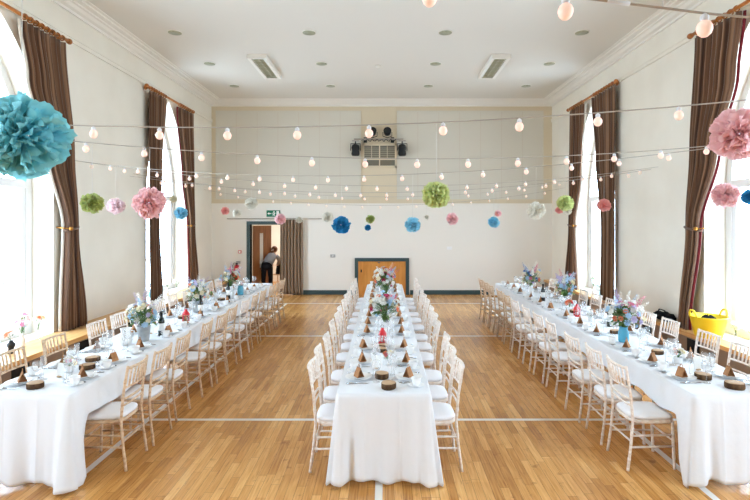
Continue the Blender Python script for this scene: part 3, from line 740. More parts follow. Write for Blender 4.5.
def setting(tn, sd, i, ex, y, face):
    """ex: x of the table edge; face +1 when the guest looks towards +x"""
    where = f'{ORD[i]} place from the near end, {sd} side of {tn} table'
    gsfx = f'on the {sd} side of the {tn} table'
    Mx = lambda lx, ly: (ex+face*lx, y+face*ly)
    rz0 = 0 if face > 0 else PI
    def put(name, mesh, lx, ly, z, lab, cat, grp, rz=0, jit=.006):
        a, b = Mx(lx+random.uniform(-jit,jit), ly+random.uniform(-jit,jit))
        o = link(name, mesh); o.location = (a, b, z); o.rotation_euler = (0,0,rz0+rz); tag(o, lab, cat, grp+' '+gsfx); return o
    j = random.uniform(-.01, .01)
    px_, py_ = .152, j
    p = put('dinner_plate', ME['plate'], px_, py_, ZT+.0005, f'white dinner plate at the {where}', 'plate', 'dinner plates', 0, 0)
    put('side_plate', ME['side'], px_, py_, ZT+.0095, f'white side plate at the {where}', 'plate', 'side plates', 0, 0)
    bx, by = Mx(px_+random.uniform(-.008,.012), py_+random.uniform(-.006,.006))
    r = empty('favour_bag', (bx, by, ZT+.0160), PI/2+face*.45+random.uniform(-.2,.2) if tn == 'centre' else PI/2+(1 if tn == 'left' else -1)*random.choice([.15,.5,.7,.9,-.3])); tag(r, f'brown paper bag at the {where}'[:200], 'paper bag', 'brown paper bags '+gsfx)
    link('bag_body', ME['bag'], r); link('paper_handle', ME['bagh'], r)
    sx, sy = .10, .212
    put('saucer', ME['saucer'], sx, sy, ZT+.0005, f'white saucer at the {where}', 'saucer', 'saucers', 0, 0)
    cx_, cy_ = Mx(sx, sy)
    c = empty('teacup', (cx_, cy_, ZT+.0084), random.uniform(-1,1)+rz0); tag(c, f'white teacup at the {where}', 'cup', 'teacups '+gsfx)
    link('cup_bowl', ME['cup'], c); link('handle', ME['cuph'], c)
    put('knife', ME['knife'], .15, -.152, ZT+.0005, f'steel table knife at the {where}', 'knife', 'knives', random.uniform(-.06,.06), .003)
    put('fork', ME['fork'], .15, .134, ZT+.0005, f'steel table fork at the {where}', 'fork', 'forks', random.uniform(-.03,.03), .001)
    def free(lx, ly, rad):
        for dx, dy in ((0,0),(0,.03),(0,-.03),(-.02,.05),(-.02,-.05),(0,.08),(0,-.08),(-.02,.11),(-.02,-.11),(0,.14),(0,-.14),(.03,.1),(.03,-.1),(.04,.17),(.04,-.17),(-.01,.2),(-.01,-.2)):
            a, b = Mx(lx+dx, ly+dy)
            if all((a-p)**2+(b-q)**2 > (rad+r_+.006)**2 for p, q, r_ in OBST): break
        OBST.append((a, b, rad)); return lx+dx, ly+dy
    put('wine_glass', ME['wine'], *free(.308, -.105, .042), ZT+.0003, f'clear wine glass at the {where}', 'wine glass', 'wine glasses', 0, .004)
    put('champagne_flute', ME['flute'], *free(.302, -.015, .032), ZT+.0003, f'clear champagne flute at the {where}', 'champagne flute', 'champagne flutes', 0, .004)
OBST = []
# ------------------------------------------------------------------ flowers
def rose_mesh(name, m, R=1.0, layers=4):
    mb = MB(); rnd = random.Random(name)
    for Lr in range(layers):
        k = 3+Lr*1; rad = R*(.25+.75*Lr/(layers-1)); tilt = .15+.9*Lr/(layers-1)
        for q in range(k):
            a = 2*PI*(q+.37*Lr)/k+rnd.uniform(-.2,.2); rows = []
            w = 1.25*PI/k*1.25
            for i in range(4):
                t = i/3; r_ = rad*(.25+.75*math.sin(t*1.35)*math.sin(tilt+.35)); h = R*(.95*t*math.cos(tilt)-.15+ .1*(1-tilt))
                rows.append([(r_*math.cos(a+w*(s-.5)*(.6+.4*t))*(1+.05*math.sin(s*9)), r_*math.sin(a+w*(s-.5)*(.6+.4*t)), h+.05*R*math.sin(s*PI)*(1-t)) for s in (0,.25,.5,.75,1)])
            mb.grid(rows)
    return mb.mesh(name, m)
def daisy_mesh(name, m, R=1.0, k=7):
    mb = MB()
    for q in range(k):
        a = 2*PI*q/k; rows = []
        for i in range(4):
            t = i/3; w = .36*math.sin(.35+t*2.3)
            rows.append([(R*(t*math.cos(a)-w*s*math.sin(a)), R*(t*math.sin(a)+w*s*math.cos(a)), R*(.32*t-.1*t*t+.06*abs(s))) for s in (-1,0,1)])
        mb.grid(rows)
    mb.ball((0,0,.08*R), .2*R, None, .12*R, 8, 5); return mb.mesh(name, m)
def spike_mesh(name, m, H=1.0):
    mb = MB(); rnd = random.Random(name)
    for q in range(26):
        t = q/25; a = q*2.4; rr = .17*(1-.75*t); s = .12*(1-.6*t)
        c = Vector((rr*math.cos(a), rr*math.sin(a), t*H))
        for p in range(5):
            b = a+2*PI*p/5; d1 = Vector((math.cos(b)*.8, math.sin(b)*.8, rnd.uniform(-.2,.6))).normalized()*s
            d2 = d1.cross(Vector((0,0,1))).normalized()*s*.5
            i = len(mb.v); mb.v += [tuple(c), tuple(c+d1*.6+d2), tuple(c+d1), tuple(c+d1*.6-d2)]; mb.face([i,i+1,i+2,i+3], True)
    return mb.mesh(name, m)
ROSE = {k: rose_mesh('rose_'+k, PETAL[k]) for k in PETAL}; DAISY = {k: daisy_mesh('daisy_'+k, PETAL[k]) for k in PETAL}; SPIKE = {k: spike_mesh('spike_'+k, PETAL[k]) for k in PETAL}
def leaf(mb, p, d, ln, w, rnd):
    d = d.normalized(); u = d.cross(Vector((0,0,1)))
    if u.length < .01: u = Vector((1,0,0))
    u.normalize(); nrm = u.cross(d); rows = []
    for i in range(5):
        t = i/4; ww = w*math.sin(.15+t*2.85); c = p+d*(ln*t)-Vector((0,0,1))*(ln*.25*t*t)
        rows.append([tuple(c-u*ww+nrm*ww*.3), tuple(c), tuple(c+u*ww+nrm*ww*.3)])
    mb.grid(rows)
VASE = {
 'zinc': ([(0,.002),(.055,.0),(.06,.01),(.075,.17),(.08,.175),(.078,.18),(.073,.172),(.058,.014),(0,.012)], 'zinc', 'bucket'),
 'jug': ([(0,.001),(.05,0),(.06,.02),(.068,.07),(.055,.13),(.05,.16),(.062,.19),(.06,.19),(.047,.16),(.05,.13),(.06,.07),(0,.015)], 'china', 'jug'),
 'blue': ([(0,.001),(.048,0),(.058,.015),(.058,.12),(.045,.15),(.045,.175),(.05,.18),(.043,.178),(.04,.15),(.052,.12),(.052,.02),(0,.012)], 'jarblue', 'jar'),
 'glass': ([(0,.001),(.045,0),(.05,.01),(.05,.13),(.045,.15),(.048,.16),(.045,.158),(.042,.15),(.046,.12),(.046,.014),(0,.012)], 'glass', 'jar'),
 'pot': ([(0,.001),(.03,0),(.036,.006),(.042,.06),(.044,.065),(.04,.064),(.034,.01),(0,.008)], 'china', 'pot'),
 'bottle': ([(0,.001),(.028,0),(.032,.008),(.032,.09),(.014,.125),(.012,.165),(.015,.17),(.011,.17),(.01,.125),(.027,.088),(.027,.012),(0,.01)], 'glass', 'bottle'),
 'white': ([(0,.001),(.036,0),(.042,.008),(.042,.10),(.018,.14),(.015,.18),(.019,.185),(.013,.185),(.012,.14),(.036,.1),(.036,.012),(0,.01)], 'china', 'bottle'),
 'black': ([(0,.001),(.04,0),(.05,.02),(.03,.06),(.045,.09),(.05,.12),(.022,.15),(.024,.165),(.018,.164),(.016,.15),(.0,.14)], 'blackp', 'bottle'),
}
VM = {k: MB().lathe(p, 20).mesh(n_, M[m_]) for k, (p, m_, n_) in VASE.items()}
VH = {k: p[0][-1] if False else max(z for _, z in p[0]) for k, p in VASE.items()}
def arrangement(loc, vase, R, H, lab, pal, nb, nspk, seed, grp=None, cat='flower arrangement', name='flower_arrangement', low=-.25, bs=1.2):
    """blooms on an egg of radius R whose middle stands H above the vase's rim"""
    rnd = random.Random(seed)
    r = empty(name, loc, rnd.random()*6); tag(r, lab, cat, grp); OBST.append((loc[0], loc[1], (.14 if R > .15 else .062)))
    link('vase', VM[vase], r); rim = VH[vase]
    st = MB(); lf_ = MB()
    def pt():
        while True:
            v = Vector((rnd.gauss(0,1), rnd.gauss(0,1), rnd.gauss(.25,1))).normalized()
            if v.z > low: return v
    c0 = Vector((0,0,rim+H))
    def stem(e): st.tube([(rnd.uniform(-.012,.012), rnd.uniform(-.012,.012), rim-.03), tuple(Vector((e.x*.3, e.y*.3, rim+.3*(e.z-rim)))), tuple(e)], .0022, 4)
    for q in range(nb):
        v = pt(); e = c0+Vector((v.x*R, v.y*R, v.z*R*.9))*rnd.uniform(.55,1.05); stem(e)
        k = rnd.choice(pal); s = rnd.uniform(.022,.038)*bs
        o = link('flower', (ROSE if rnd.random() < .55 else DAISY)[k], r); o.location = e; o.scale = (s,s,s)
        o.rotation_mode = 'QUATERNION'; o.rotation_quaternion = Vector((v.x,v.y,v.z+.25)).to_track_quat('Z','Y')
    for q in range(nspk):
        v = pt(); v.z = abs(v.z)*.8+.35; v.normalize(); e = c0+Vector((v.x*R*.6, v.y*R*.6, v.z*R*.6)); stem(e)
        k = rnd.choice([c for c in pal if c in ('blue','white','lilac','pink','deepblue')] or ['white']); h = R*rnd.uniform(.75,1.15)
        o = link('flower_spike', SPIKE[k], r); o.location = e; o.scale = (h*.8,h*.8,h); o.rotation_mode = 'QUATERNION'; o.rotation_quaternion = (v+Vector((0,0,.3))).to_track_quat('Z','Y')
    for q in range(int(nb*.95)+5):
        v = pt(); e = c0+Vector((v.x*R*.35, v.y*R*.35, v.z*R*.3-R*.25))
        leaf(lf_, e, Vector((v.x, v.y, v.z*.7+.25)), R*rnd.uniform(.45,.8), R*rnd.uniform(.07,.14), rnd)
    st.build('stems', M['stem'], r); lf_.build('foliage', M['leaf'], r)
    return r
PAL = ['blue','blue','white','white','cream','pink','coral','white','blue','cream','white','lilac']
PALC = ['white','cream','blue','pink','coral','magenta','white','cream','blue','pink','white','white']
BIG = [
 ((-2.86,5.93,ZT),'zinc',.185,.14,'flower arrangement in a zinc bucket, nearest big bunch on left table',PAL,48,9),
 ((-2.93,7.80,ZT),'zinc',.19,.16,'flower arrangement in a zinc bucket, middle big bunch on left table',PAL,44,10),
 ((-2.93,9.45,ZT),'jug',.175,.19,'flower arrangement in a white jug, farthest big bunch on left table',PAL,40,9),
 ((-.01,6.40,ZT),'glass',.19,.17,'wide flower arrangement in glass jar, nearer big bunch on centre table',PALC,50,5),
 ((0.0,8.35,ZT),'jug',.20,.28,'tall flower arrangement with white spires, farther big bunch on centre table',PALC,60,7),
 ((2.80,5.87,ZT),'blue',.2,.14,'flower arrangement in a blue jar, nearest big bunch on right table',PAL,48,9),
 ((3.02,8.40,ZT),'glass',.2,.18,'flower arrangement in glass jar, middle big bunch on right table',PAL+['blue'],44,9),
 ((2.85,9.75,ZT),'white',.2,.15,'flower arrangement in white vase, farthest big bunch on right table',PAL+['deepblue'],44,8),
]
for i, a in enumerate(BIG): arrangement(*a[:7], a[7], 100+i, 'big flower bunches on the tables', low=-.7)
SM = [
 ((-2.97,4.70,ZT),'pot','small posy in a white pot behind the white card, near end of left table'),
 ((-2.95,6.58,ZT),'pot','small posy in a white pot beyond the nearest zinc bucket on left table'),
 ((-2.96,8.52,ZT),'glass','small posy in glass jar beyond the middle bunch on left table'),
 ((-2.96,10.3,ZT),'pot','small posy in a white pot at the far end of left table'),
 ((.02,4.95,ZT),'pot','small posy in a white pot near the white card on centre table'),
 ((-.01,7.2,ZT),'pot','small posy in a white pot between the big bunches on centre table'),
 ((0.0,9.7,ZT),'glass','small posy in glass jar at the far end of centre table'),
 ((2.93,5.0,ZT),'pot','small posy in a white pot beyond the white card on right table'),
 ((2.92,7.1,ZT),'pot','small posy in a white pot between blue jar and middle bunch on right table'),
 ((2.9,10.6,ZT),'pot','small posy in a white pot at the far end of right table'),
]
for i, (p, v, lab) in enumerate(SM): arrangement(p, v, .06, .03, lab, ['white','cream','coral','pink','white'], 9, 0, 300+i, 'small table posies', 'posy', 'flower_posy', -.1, .8)
ZB = SILL+.0008
SILLF = [
 ((-4.86,6.50,ZB),'black',.06,.06,'black wavy bottle vase with green sprig on the left bench',['white','coral'],4,0),
 ((-4.98,6.85,ZB),'white',.07,.10,'white bottle vase with pink and blue flowers on left bench',['pink','blue','white'],7,1),
 ((-5.1,7.05,ZB),'bottle',.08,.16,'clear bottle vase with tall pale sprigs on the left bench',['white','cream','pink'],6,2),
 ((-5.05,7.28,ZB),'bottle',.07,.12,'clear bottle vase with coral roses beside the left curtain',['coral','cream','coral'],6,0),
 ((-5.22,6.2,ZB),'bottle',.07,.12,'clear bottle vase with blue flowers at left window pane',['blue','white'],6,1),
 ((-5.22,11.2,ZB),'blue',.07,.09,'blue jar with flowers on the sill of farther left window',['blue','white'],7,1),
 ((-5.05,11.6,ZB),'white',.09,.14,'white bottle vase with white flowers on farther left sill',['white','cream'],8,2),
 ((-5.0,12.0,ZB),'bottle',.08,.10,'clear bottle vase with green sprigs on farther left sill',['white','cream'],5,1),
 ((4.84,6.90,ZB),'bottle',.07,.09,'clear bottle vase with white roses on right bench before the yellow tub',['white','white','cream'],7,0),
 ((4.84,6.55,ZB),'black',.08,.10,'dark bottle vase with leafy sprigs at the edge of right bench',['white','blue'],4,0),
 ((4.86,11.2,ZB),'blue',.08,.10,'blue jar with flowers on the sill of farther right window',['blue','white'],8,1),
 ((4.9,11.75,ZB),'white',.1,.16,'white vase with trailing greenery on the sill of farther right window',['white','coral'],7,1),
]
for i, a in enumerate(SILLF): arrangement(*a[:7], a[7], 500+i, 'bud vases on the window benches', 'flower vase', 'bud_vase', -.3, 1.3)

# ------------------------------------------------------------------ table-top odds and ends
def log_slice(x, y, R, h, lab, seed):
    rnd = random.Random(seed); a1, a2 = rnd.random()*6, rnd.random()*6
    wob = lambda a: 1+.05*math.sin(2*a+a1)+.03*math.sin(3*a+a2)
    OBST.append((x, y, R*1.08)); r = empty('log_slice', (x, y, ZT+.0005), rnd.random()*6); tag(r, lab, 'log slice', 'bark-edged log slices on the tables')
    MB().lathe([(R*.96,0),(R,.006),(R*1.01,h*.5),(R,h-.004),(R*.97,h-.001)], 26, wob=wob).build('bark', M['bark'], r)
    MB().lathe([(0,h+.0005),(R*.55,h+.0005),(R*.95,h+.0002),(R*.95,h-.003)], 26, wob=wob).build('cut_face', M['woodend'], r)
for k, (x, y, R, h, lab) in enumerate([
 (.03,4.25,.066,.048,'round log slice at the very near end of centre table'),(-.03,4.52,.062,.05,'log slice just behind the front one on centre table'),
 (-.035,5.44,.06,.04,'log slice in front of the red lantern on centre table'),(-.01,5.62,.06,.035,'log slice touching the red lantern side on centre table'),
 (-2.98,4.26,.066,.045,'round log slice at the very near end of left table'),(-2.86,4.80,.066,.045,'log slice beside the white card on left table'),(-2.97,5.08,.066,.04,'log slice behind the white card on left table, second pair member'),
 (2.97,4.25,.072,.05,'round log slice at the very near end of right table'),(2.86,4.50,.066,.048,'log slice before the white card on right table'),
 (2.915,5.35,.062,.04,'log slice between the near posy and blue jar on right table'),(2.91,6.33,.062,.04,'log slice beyond the blue jar on right table'),(2.93,7.75,.066,.04,'log slice before the middle bunch on right table'),
 (-2.94,7.28,.066,.04,'log slice beyond the red lantern on left table'),(-2.93,8.95,.066,.04,'log slice before the farthest bunch on left table'),(.0,7.75,.06,.04,'log slice before the tall bunch on centre table')]): log_slice(x, y, R, h, lab, 700+k)
def card(x, y, rz, lab):
    OBST.append((x, y, .05)); r = empty('table_card', (x, y, ZT+.0005), rz); tag(r, lab, 'card', 'white table cards')
    MB().box(-.045,.045,-.001,.001,.006,.125).build('card_sheet', M['paper'], r).rotation_euler = (math.radians(-8),0,0)
    b = MB(); b.box(-.02,.02,-.016,.018,0,.012); b.build('card_base', M['woodend'], r)
card(-.08,4.80,.05,'blank white table card standing at the near end of centre table'); card(-2.96,4.55,-.35,'blank white table card standing at the near end of left table'); card(2.98,4.76,.3,'blank white table card standing at the near end of right table')
card(-.02,6.05,.0,'blank white table card behind the red lantern on centre table'); card(-2.95,6.3,-.3,'blank white table card in front of the middle of left table')
def lantern(x, y, lab):
    OBST.append((x, y, .06)); r = empty('lantern', (x, y, ZT+.0005), .3); tag(r, lab, 'lantern', 'red candle lanterns')
    MB().lathe([(0,0),(.05,0),(.052,.006),(.052,.016),(.046,.02),(0,.02)], 8).build('base', M['red'], r)
    MB().lathe([(.042,.02),(.042,.10)], 8).build('glass_panes', M['glass'], r)
    f = MB()
    for k in range(8):
        a = 2*PI*k/8; f.tube([(.0445*math.cos(a),.0445*math.sin(a),.018),(.0445*math.cos(a),.0445*math.sin(a),.104)], .004, 6)
    f.build('frame_bars', M['red'], r)
    MB().lathe([(.05,.10),(.054,.104),(.05,.115),(.028,.15),(.02,.155),(.02,.175),(.012,.18),(0,.18)], 8).build('roof', M['red'], r)
    MB().tube([(.018*math.cos(a),0,.195+.018*math.sin(a)) for a in [2*PI*k/16 for k in range(16)]], .002, 5, closed=True).build('ring_handle', M['blackp'], r)
    MB().lathe([(.02,.021),(.02,.06),(0,.062)], 14).build('candle', M['paper'], r)
lantern(-.03,5.80,'red metal candle lantern in the middle of centre table'); lantern(-2.80,7.03,'red metal candle lantern on the left table before the middle bunch'); lantern(2.86,7.45,'red metal candle lantern on the right table before the middle bunch')
def wine(x, y, lab):
    OBST.append((x, y, .04)); r = empty('wine_bottle', (x, y, ZT+.0005), random.random()*6); tag(r, lab, 'wine bottle', 'dark wine bottles on the tables')
    MB().lathe([(0,.004),(.03,0),(.037,.006),(.037,.19),(.03,.215),(.0155,.235),(.0145,.285),(.0165,.287),(.0165,.3),(0,.3)], 20).build('bottle_body', M['bottle'], r)
    MB().lathe([(.0374,.07),(.0376,.07),(.0376,.16),(.0374,.16)], 20).build('paper_label', M['paper'], r)
    MB().lathe([(.0158,.24),(.0158,.284),(.0172,.286),(.0172,.302),(0,.302)], 16).build('foil_cap', M['blackp'], r)
wine(-2.76,6.17,'dark wine bottle beside the nearest zinc bucket on left table'); wine(-2.78,7.53,'dark wine bottle beside the middle zinc bucket on left table'); wine(-2.86,9.12,'dark wine bottle beside the white jug on left table')
wine(3.02,6.72,'dark wine bottle beyond the blue jar on right table'); wine(2.8,8.86,'dark wine bottle beyond the middle bunch on right table'); wine(.02,7.02,'dark wine bottle between the big bunches on centre table')
def jug(x, y, lab):
    OBST.append((x, y, .11)); r = empty('water_jug', (x, y, ZT+.0005)); tag(r, lab, 'jug', 'white jugs on the tables'); link('jug_body', VM['jug'], r)
    MB().tube([(.055,0,.165),(.095,0,.16),(.1,0,.11),(.062,0,.06)], .007, 8).build('handle', M['china'], r)
jug(-2.975,5.74,'white china jug beside the nearest zinc bucket on left table')
OBST.append((-2.78,9.62,.06)); r = empty('blue_jar', (-2.78,9.62,ZT+.0005)); tag(r, 'small light blue jar beside the farthest bunch on left table', 'jar'); link('jar_body', VM['blue'], r); MB().lathe([(.046,.18),(.048,.182),(.048,.195),(0,.196)], 16).build('lid', M['steel'], r)
r = arrangement((2.92,7.80+.12,ZT),'pot',.05,.06,'coral red blooms in white pot before the middle bunch, right table',['red','red','coral'],6,0,811,None,'posy','flower_posy',-.1,1.1)

# the place settings, glasses set clear of what stands along the middle
for tn, (cx, y0, y1) in TABLES.items():
    for sd, face in ((('window',1),('aisle',-1)) if tn == 'left' else (('left',1),('right',-1)) if tn == 'centre' else (('aisle',1),('window',-1))):
        ys = SEAT_Y.get((tn, sd), [v-(.02 if tn == 'centre' else 0) for v in CH])
        for i, y in enumerate(ys): setting(tn, sd, i, cx-face*.38, y+(.0 if face > 0 else .0), face)

# tub and bag on the right bench
r = empty('tub', (4.80,7.42,ZB), .1); tag(r, 'yellow flexible rubber tub with loop handles on the right bench', 'tub')
MB().lathe([(0,.004),(.165,.0),(.178,.006),(.245,.30),(.255,.305),(.252,.315),(.24,.312),(.172,.014),(0,.012)], 32).build('tub_body', M['yellow'], r)
for s in (-1, 1): MB().tube([(s*.235,-.07,.29),(s*.252,-.066,.35),(s*.262,-.035,.395),(s*.264,0,.40),(s*.262,.035,.395),(s*.252,.066,.35),(s*.235,.07,.29)], .014, 8).build('handle', M['yellow'], r)
r = empty('jumper', (4.80,7.42,ZB+.0145)); tag(r, 'dark bundled cloth lying inside the yellow tub', 'clothing')
mb = MB()
rows = []
for i in range(9):
    t = i/8; rows.append([((.15+.035*t if t < .9 else .15)*(1-t*t*.95)**.5*math.cos(2*PI*k/20)*(1+.1*math.sin(3*k+i)) , (.15)*(1-t*t*.95)**.5*math.sin(2*PI*k/20)*(1+.1*math.cos(2*k+i)), .02+.285*t+.015*math.sin(k*1.9+i*.7)*t) for k in range(21)])
mb.grid(rows).build('folds', M['blackcloth'], r)
r = empty('holdall_bag', (4.82,8.62,ZB)); tag(r, 'black slouched holdall bag lying on the right bench behind the chairs', 'bag')
rows = []
for i in range(13):
    t = i/12*2-1; s = (1-abs(t)**3*.75); rows.append([(.11*s*math.copysign(abs(math.cos(a))**.7, math.cos(a)), t*.3, .075+.072*s*math.copysign(abs(math.sin(a))**.8, math.sin(a))+.012*math.sin(i*1.6+3*a)*(math.sin(a) > 0)) for a in [2*PI*k/20 for k in range(21)]])
b = MB().grid(rows); b.build('bag_body', M['blackcloth'], r)
b = MB(); b.tube([(-.03,-.14,.14),(-.05,-.08,.19),(-.05,.08,.19),(-.03,.14,.14)], .01, 6); b.build('strap', M['blackcloth'], r)

# ------------------------------------------------------------------ person in the doorway, bending forward
def skin_body(name, verts, edges, radii, m, parent, root=0, sub=2):
    me = bpy.data.meshes.new(name); me.from_pydata(verts, edges, []); me.materials.append(m)
    o = link(name, me, parent)
    md = o.modifiers.new('skin', 'SKIN'); md.use_smooth_shade = True
    sv = me.skin_vertices[0] if me.skin_vertices else None
    if sv is None:
        bpy.context.view_layer.objects.active = o; sv = me.skin_vertices.new() if hasattr(me.skin_vertices,'new') else None
    for i, r_ in enumerate(radii):
        q = me.skin_vertices[0].data[i]; q.radius = r_ if isinstance(r_, tuple) else (r_, r_); q.use_root = (i == root)
    s = o.modifiers.new('sub', 'SUBSURF'); s.levels = sub; s.render_levels = sub
    return o
pr = empty('person', (-3.60,15.25,.0)); pr.scale = (.98,.98,.9); tag(pr, 'person in grey cardigan and black trousers bending over in the open doorway', 'person')
def frustum_tube(mb, pts, radii, n=14):
    """elliptical tube: radii are (across, deep)"""
    pts = [Vector(p) for p in pts]; m_ = len(pts); b = len(mb.v)
    for i, p in enumerate(pts):
        t = (pts[min(i+1,m_-1)]-pts[max(i-1,0)]).normalized(); u = Vector((1,0,0)); u = (u-t*u.dot(t)).normalized(); w = t.cross(u)
        ra, rd = radii[i] if isinstance(radii[i], tuple) else (radii[i], radii[i])
        for k in range(n): a = 2*PI*k/n; mb.v.append(tuple(p+u*ra*math.cos(a)+w*rd*math.sin(a)))
    for i in range(m_-1):
        for k in range(n): mb.face([b+i*n+k, b+i*n+(k+1)%n, b+(i+1)*n+(k+1)%n, b+(i+1)*n+k], True)
    mb.face([b+k for k in range(n)][::-1], True); mb.face([b+(m_-1)*n+k for k in range(n)], True)
V = [(0,0,.90),(.02,.10,1.00),(.06,.26,1.14),(.08,.38,1.23),(.10,.45,1.29),(.12,.50,1.36),(.125,.515,1.44),
     (-.09,-.01,.84),(-.105,.03,.48),(-.11,-.03,.09),(-.11,.09,.045),(-.11,.17,.035),
     (.10,-.01,.84),(.115,.03,.48),(.12,-.03,.09),(.12,.09,.045),(.12,.17,.035),
     (-.10,.36,1.18),(-.13,.46,.98),(-.02,.60,.86),(.03,.68,.86),
     (.25,.36,1.18),(.28,.48,.98),(.20,.62,.86),(.17,.70,.86)]
Ed = [(0,1),(1,2),(2,3),(3,4),(4,5),(5,6),(0,7),(7,8),(8,9),(9,10),(10,11),(0,12),(12,13),(13,14),(14,15),(15,16),(3,17),(17,18),(18,19),(19,20),(3,21),(21,22),(22,23),(23,24)]
Rd = [(.15,.11),(.14,.10),(.15,.10),(.12,.085),.05,.075,.085, .088,.058,.04,.04,.03, .088,.058,.04,.04,.03, .055,.04,.03,.032, .055,.04,.03,.032]
me = bpy.data.meshes.new('body'); me.from_pydata(V, Ed, []); me.materials.append(M['skin'])
me.update(); body = link('body', me, pr)
try:
    md = body.modifiers.new('skin', 'SKIN'); md.use_smooth_shade = True
    if not len(me.skin_vertices): me.attributes.new('skin_tmp','FLOAT','POINT')
    for i, r_ in enumerate(Rd):
        q = me.skin_vertices[0].data[i]; q.radius = r_ if isinstance(r_, tuple) else (r_, r_); q.use_root = (i == 0)
    s = body.modifiers.new('sub', 'SUBSURF'); s.levels = 2; s.render_levels = 2
except Exception as ex:
    print('SKIN failed', ex)
c = MB(); frustum_tube(c, [(.005,-.02,.93),(.02,.08,1.0),(.05,.22,1.12),(.075,.34,1.22),(.095,.42,1.27)], [(.165,.13),(.165,.13),(.175,.125),(.165,.11),(.07,.07)])
for s, pts in ((-1,[(-.06,.35,1.2),(-.11,.38,1.14),(-.135,.46,.99),(-.05,.58,.88)]),(1,[(.2,.35,1.2),(.26,.38,1.14),(.285,.48,.99),(.21,.60,.88)])): frustum_tube(c, pts, [.068,.064,.052,.042])
c.build('cardigan', M['cardigan'], pr)
c = MB(); frustum_tube(c, [(0,.05,.99),(0,0,.93),(0,-.02,.86),(0,0,.80)], [(.162,.125),(.175,.14),(.18,.145),(.15,.12)])
for s in (-1, 1): frustum_tube(c, [(s*.085,-.005,.86),(s*.1,.01,.65),(s*.11,.025,.48),(s*.115,-.02,.1)], [.1,.082,.07,.058])
c.build('trousers', M['blackcloth'], pr)
c = MB()
for s in (-1, 1): c.ball((s*.115,.06,.042), .046, .12, .042, 12, 8)
c.build('shoes', M['blackp'], pr)
c = MB(); c.ball((.122,.495,1.425), .1, .105, .115, 16, 10); c.ball((.10,.39,1.40), .045, .05, .045, 12, 8); c.tube([(.10,.37,1.40),(.085,.33,1.35),(.08,.32,1.27)], [.035,.03,.012], 8)
h = c.build('hair', M['hair'], pr)
c = MB(); c.ball((.135,.575,1.40), .068, .055, .085, 14, 9); c.tube([(.14,.625,1.415),(.142,.645,1.385)], [.01,.014], 6)
c.build('face', M['skin'], pr)
for hx, hy in ((.03,.66),(.17,.68)):
    c = MB()
    for k in range(4): c.tube([(hx-.027+k*.018,hy,.862),(hx-.027+k*.018,hy+.05,.855),(hx-.027+k*.018,hy+.075-.006*abs(k-1.5),.835)], [.009,.008,.006], 6)
    c.tube([(hx-.03,hy-.03,.86),(hx-.05,hy,.85),(hx-.045,hy+.03,.84)], [.01,.009,.007], 6); c.build('fingers', M['skin'], pr)
# small chair with a dark coat in the corridor
r = empty('side_chair', (-3.42,16.25,0.0005), PI*.9); tag(r, 'plain wooden chair standing just inside the doorway beside the bending person', 'chair')
for s in (-1, 1):
    MB().tube([(-.18,s*.17,0),(-.17,s*.17,.44),(-.2,s*.17,.86)], .016, 8).build('leg', M['woodend'], r); MB().tube([(.18,s*.17,0),(.17,s*.17,.42)], .016, 8).build('leg', M['woodend'], r)
bevel(MB().box(-.2,.2,-.19,.19,.425,.45).build('seat', M['woodend'], r), .008)
MB().box(-.205,-.185,-.17,.17,.7,.85).build('backrest', M['woodend'], r)
r = empty('coat', (-3.42,16.25,.4515)); tag(r, 'black coat heaped on the wooden chair inside the doorway', 'coat')
rows = []
for i in range(11):
    t = i/10; s = math.sqrt(max(0,1-t**2.2))*.9+.0; rows.append([(.13*s*math.cos(2*PI*k/18)*(1+.12*math.sin(k*2+i)), .15*s*math.sin(2*PI*k/18)*(1+.1*math.cos(k*3+i*.8)), .5*t+.002) for k in range(19)])
MB().grid(rows).build('folds', M['blackcloth'], r)

# ------------------------------------------------------------------ festoon lights
SPEC = dict(  # name: (Y at left wall, Y at right wall, quadratic of z in x (bulb centres), first bulb x)
 B=(3.9, 2.9, (.0142,.0158,2.767), -.108, 'second string from the camera, draped across the hall'),
 C=(4.2, 5.3, (.0155,.0013,2.707), -.188, 'third string from the camera, carrying the green pom-pom at left'),
 D=(8.22, 5.4, (.0147,.0025,2.736), .23, 'fourth string from the camera, draped across the hall'),
 E=(8.25, 9.0, (.0151,.0009,2.718), -.139, 'fifth string from the camera, draped across the hall'),
 F=(10.0, 9.25, (.0152,.0086,2.659), .033, 'sixth string from the camera, draped across the hall'),
 G=(10.13, 13.35, (.0178,.0147,2.681), .035, 'seventh string from the camera, draped across the hall'),
 H=(14.1, 13.62, (.0183,.0056,2.548), -.135, 'farthest string, just before the back wall'))
bulb_me = MB().lathe([(0,-.031),(.012,-.029),(.023,-.019),(.029,-.003),(.028,.009),(.022,.021),(.013,.028),(.012,.034)], 16).mesh('bulb', M['bulb'])
sock_me = MB().lathe([(.013,.028),(.0155,.031),(.0155,.046),(.01,.051),(.006,.056),(0,.056)], 12).mesh('lamp_holder', M['socket'])
CABLE = .056
def string_at(k, x):
    yl, yr, q, _, _ = SPEC[k]; t = (x-XL)/(XR-XL); return yl+(yr-yl)*t, q[0]*x*x+q[1]*x+q[2]+CABLE
BX = {}
def add_bulbs(r, pts, org):
    for p in pts:
        b = link('bulb', bulb_me, r); b.scale = (.95,.95,.98); b.location = (p[0]-org[0], p[1]-org[1], p[2]-org[2]-CABLE); link('lamp_holder', sock_me, b)
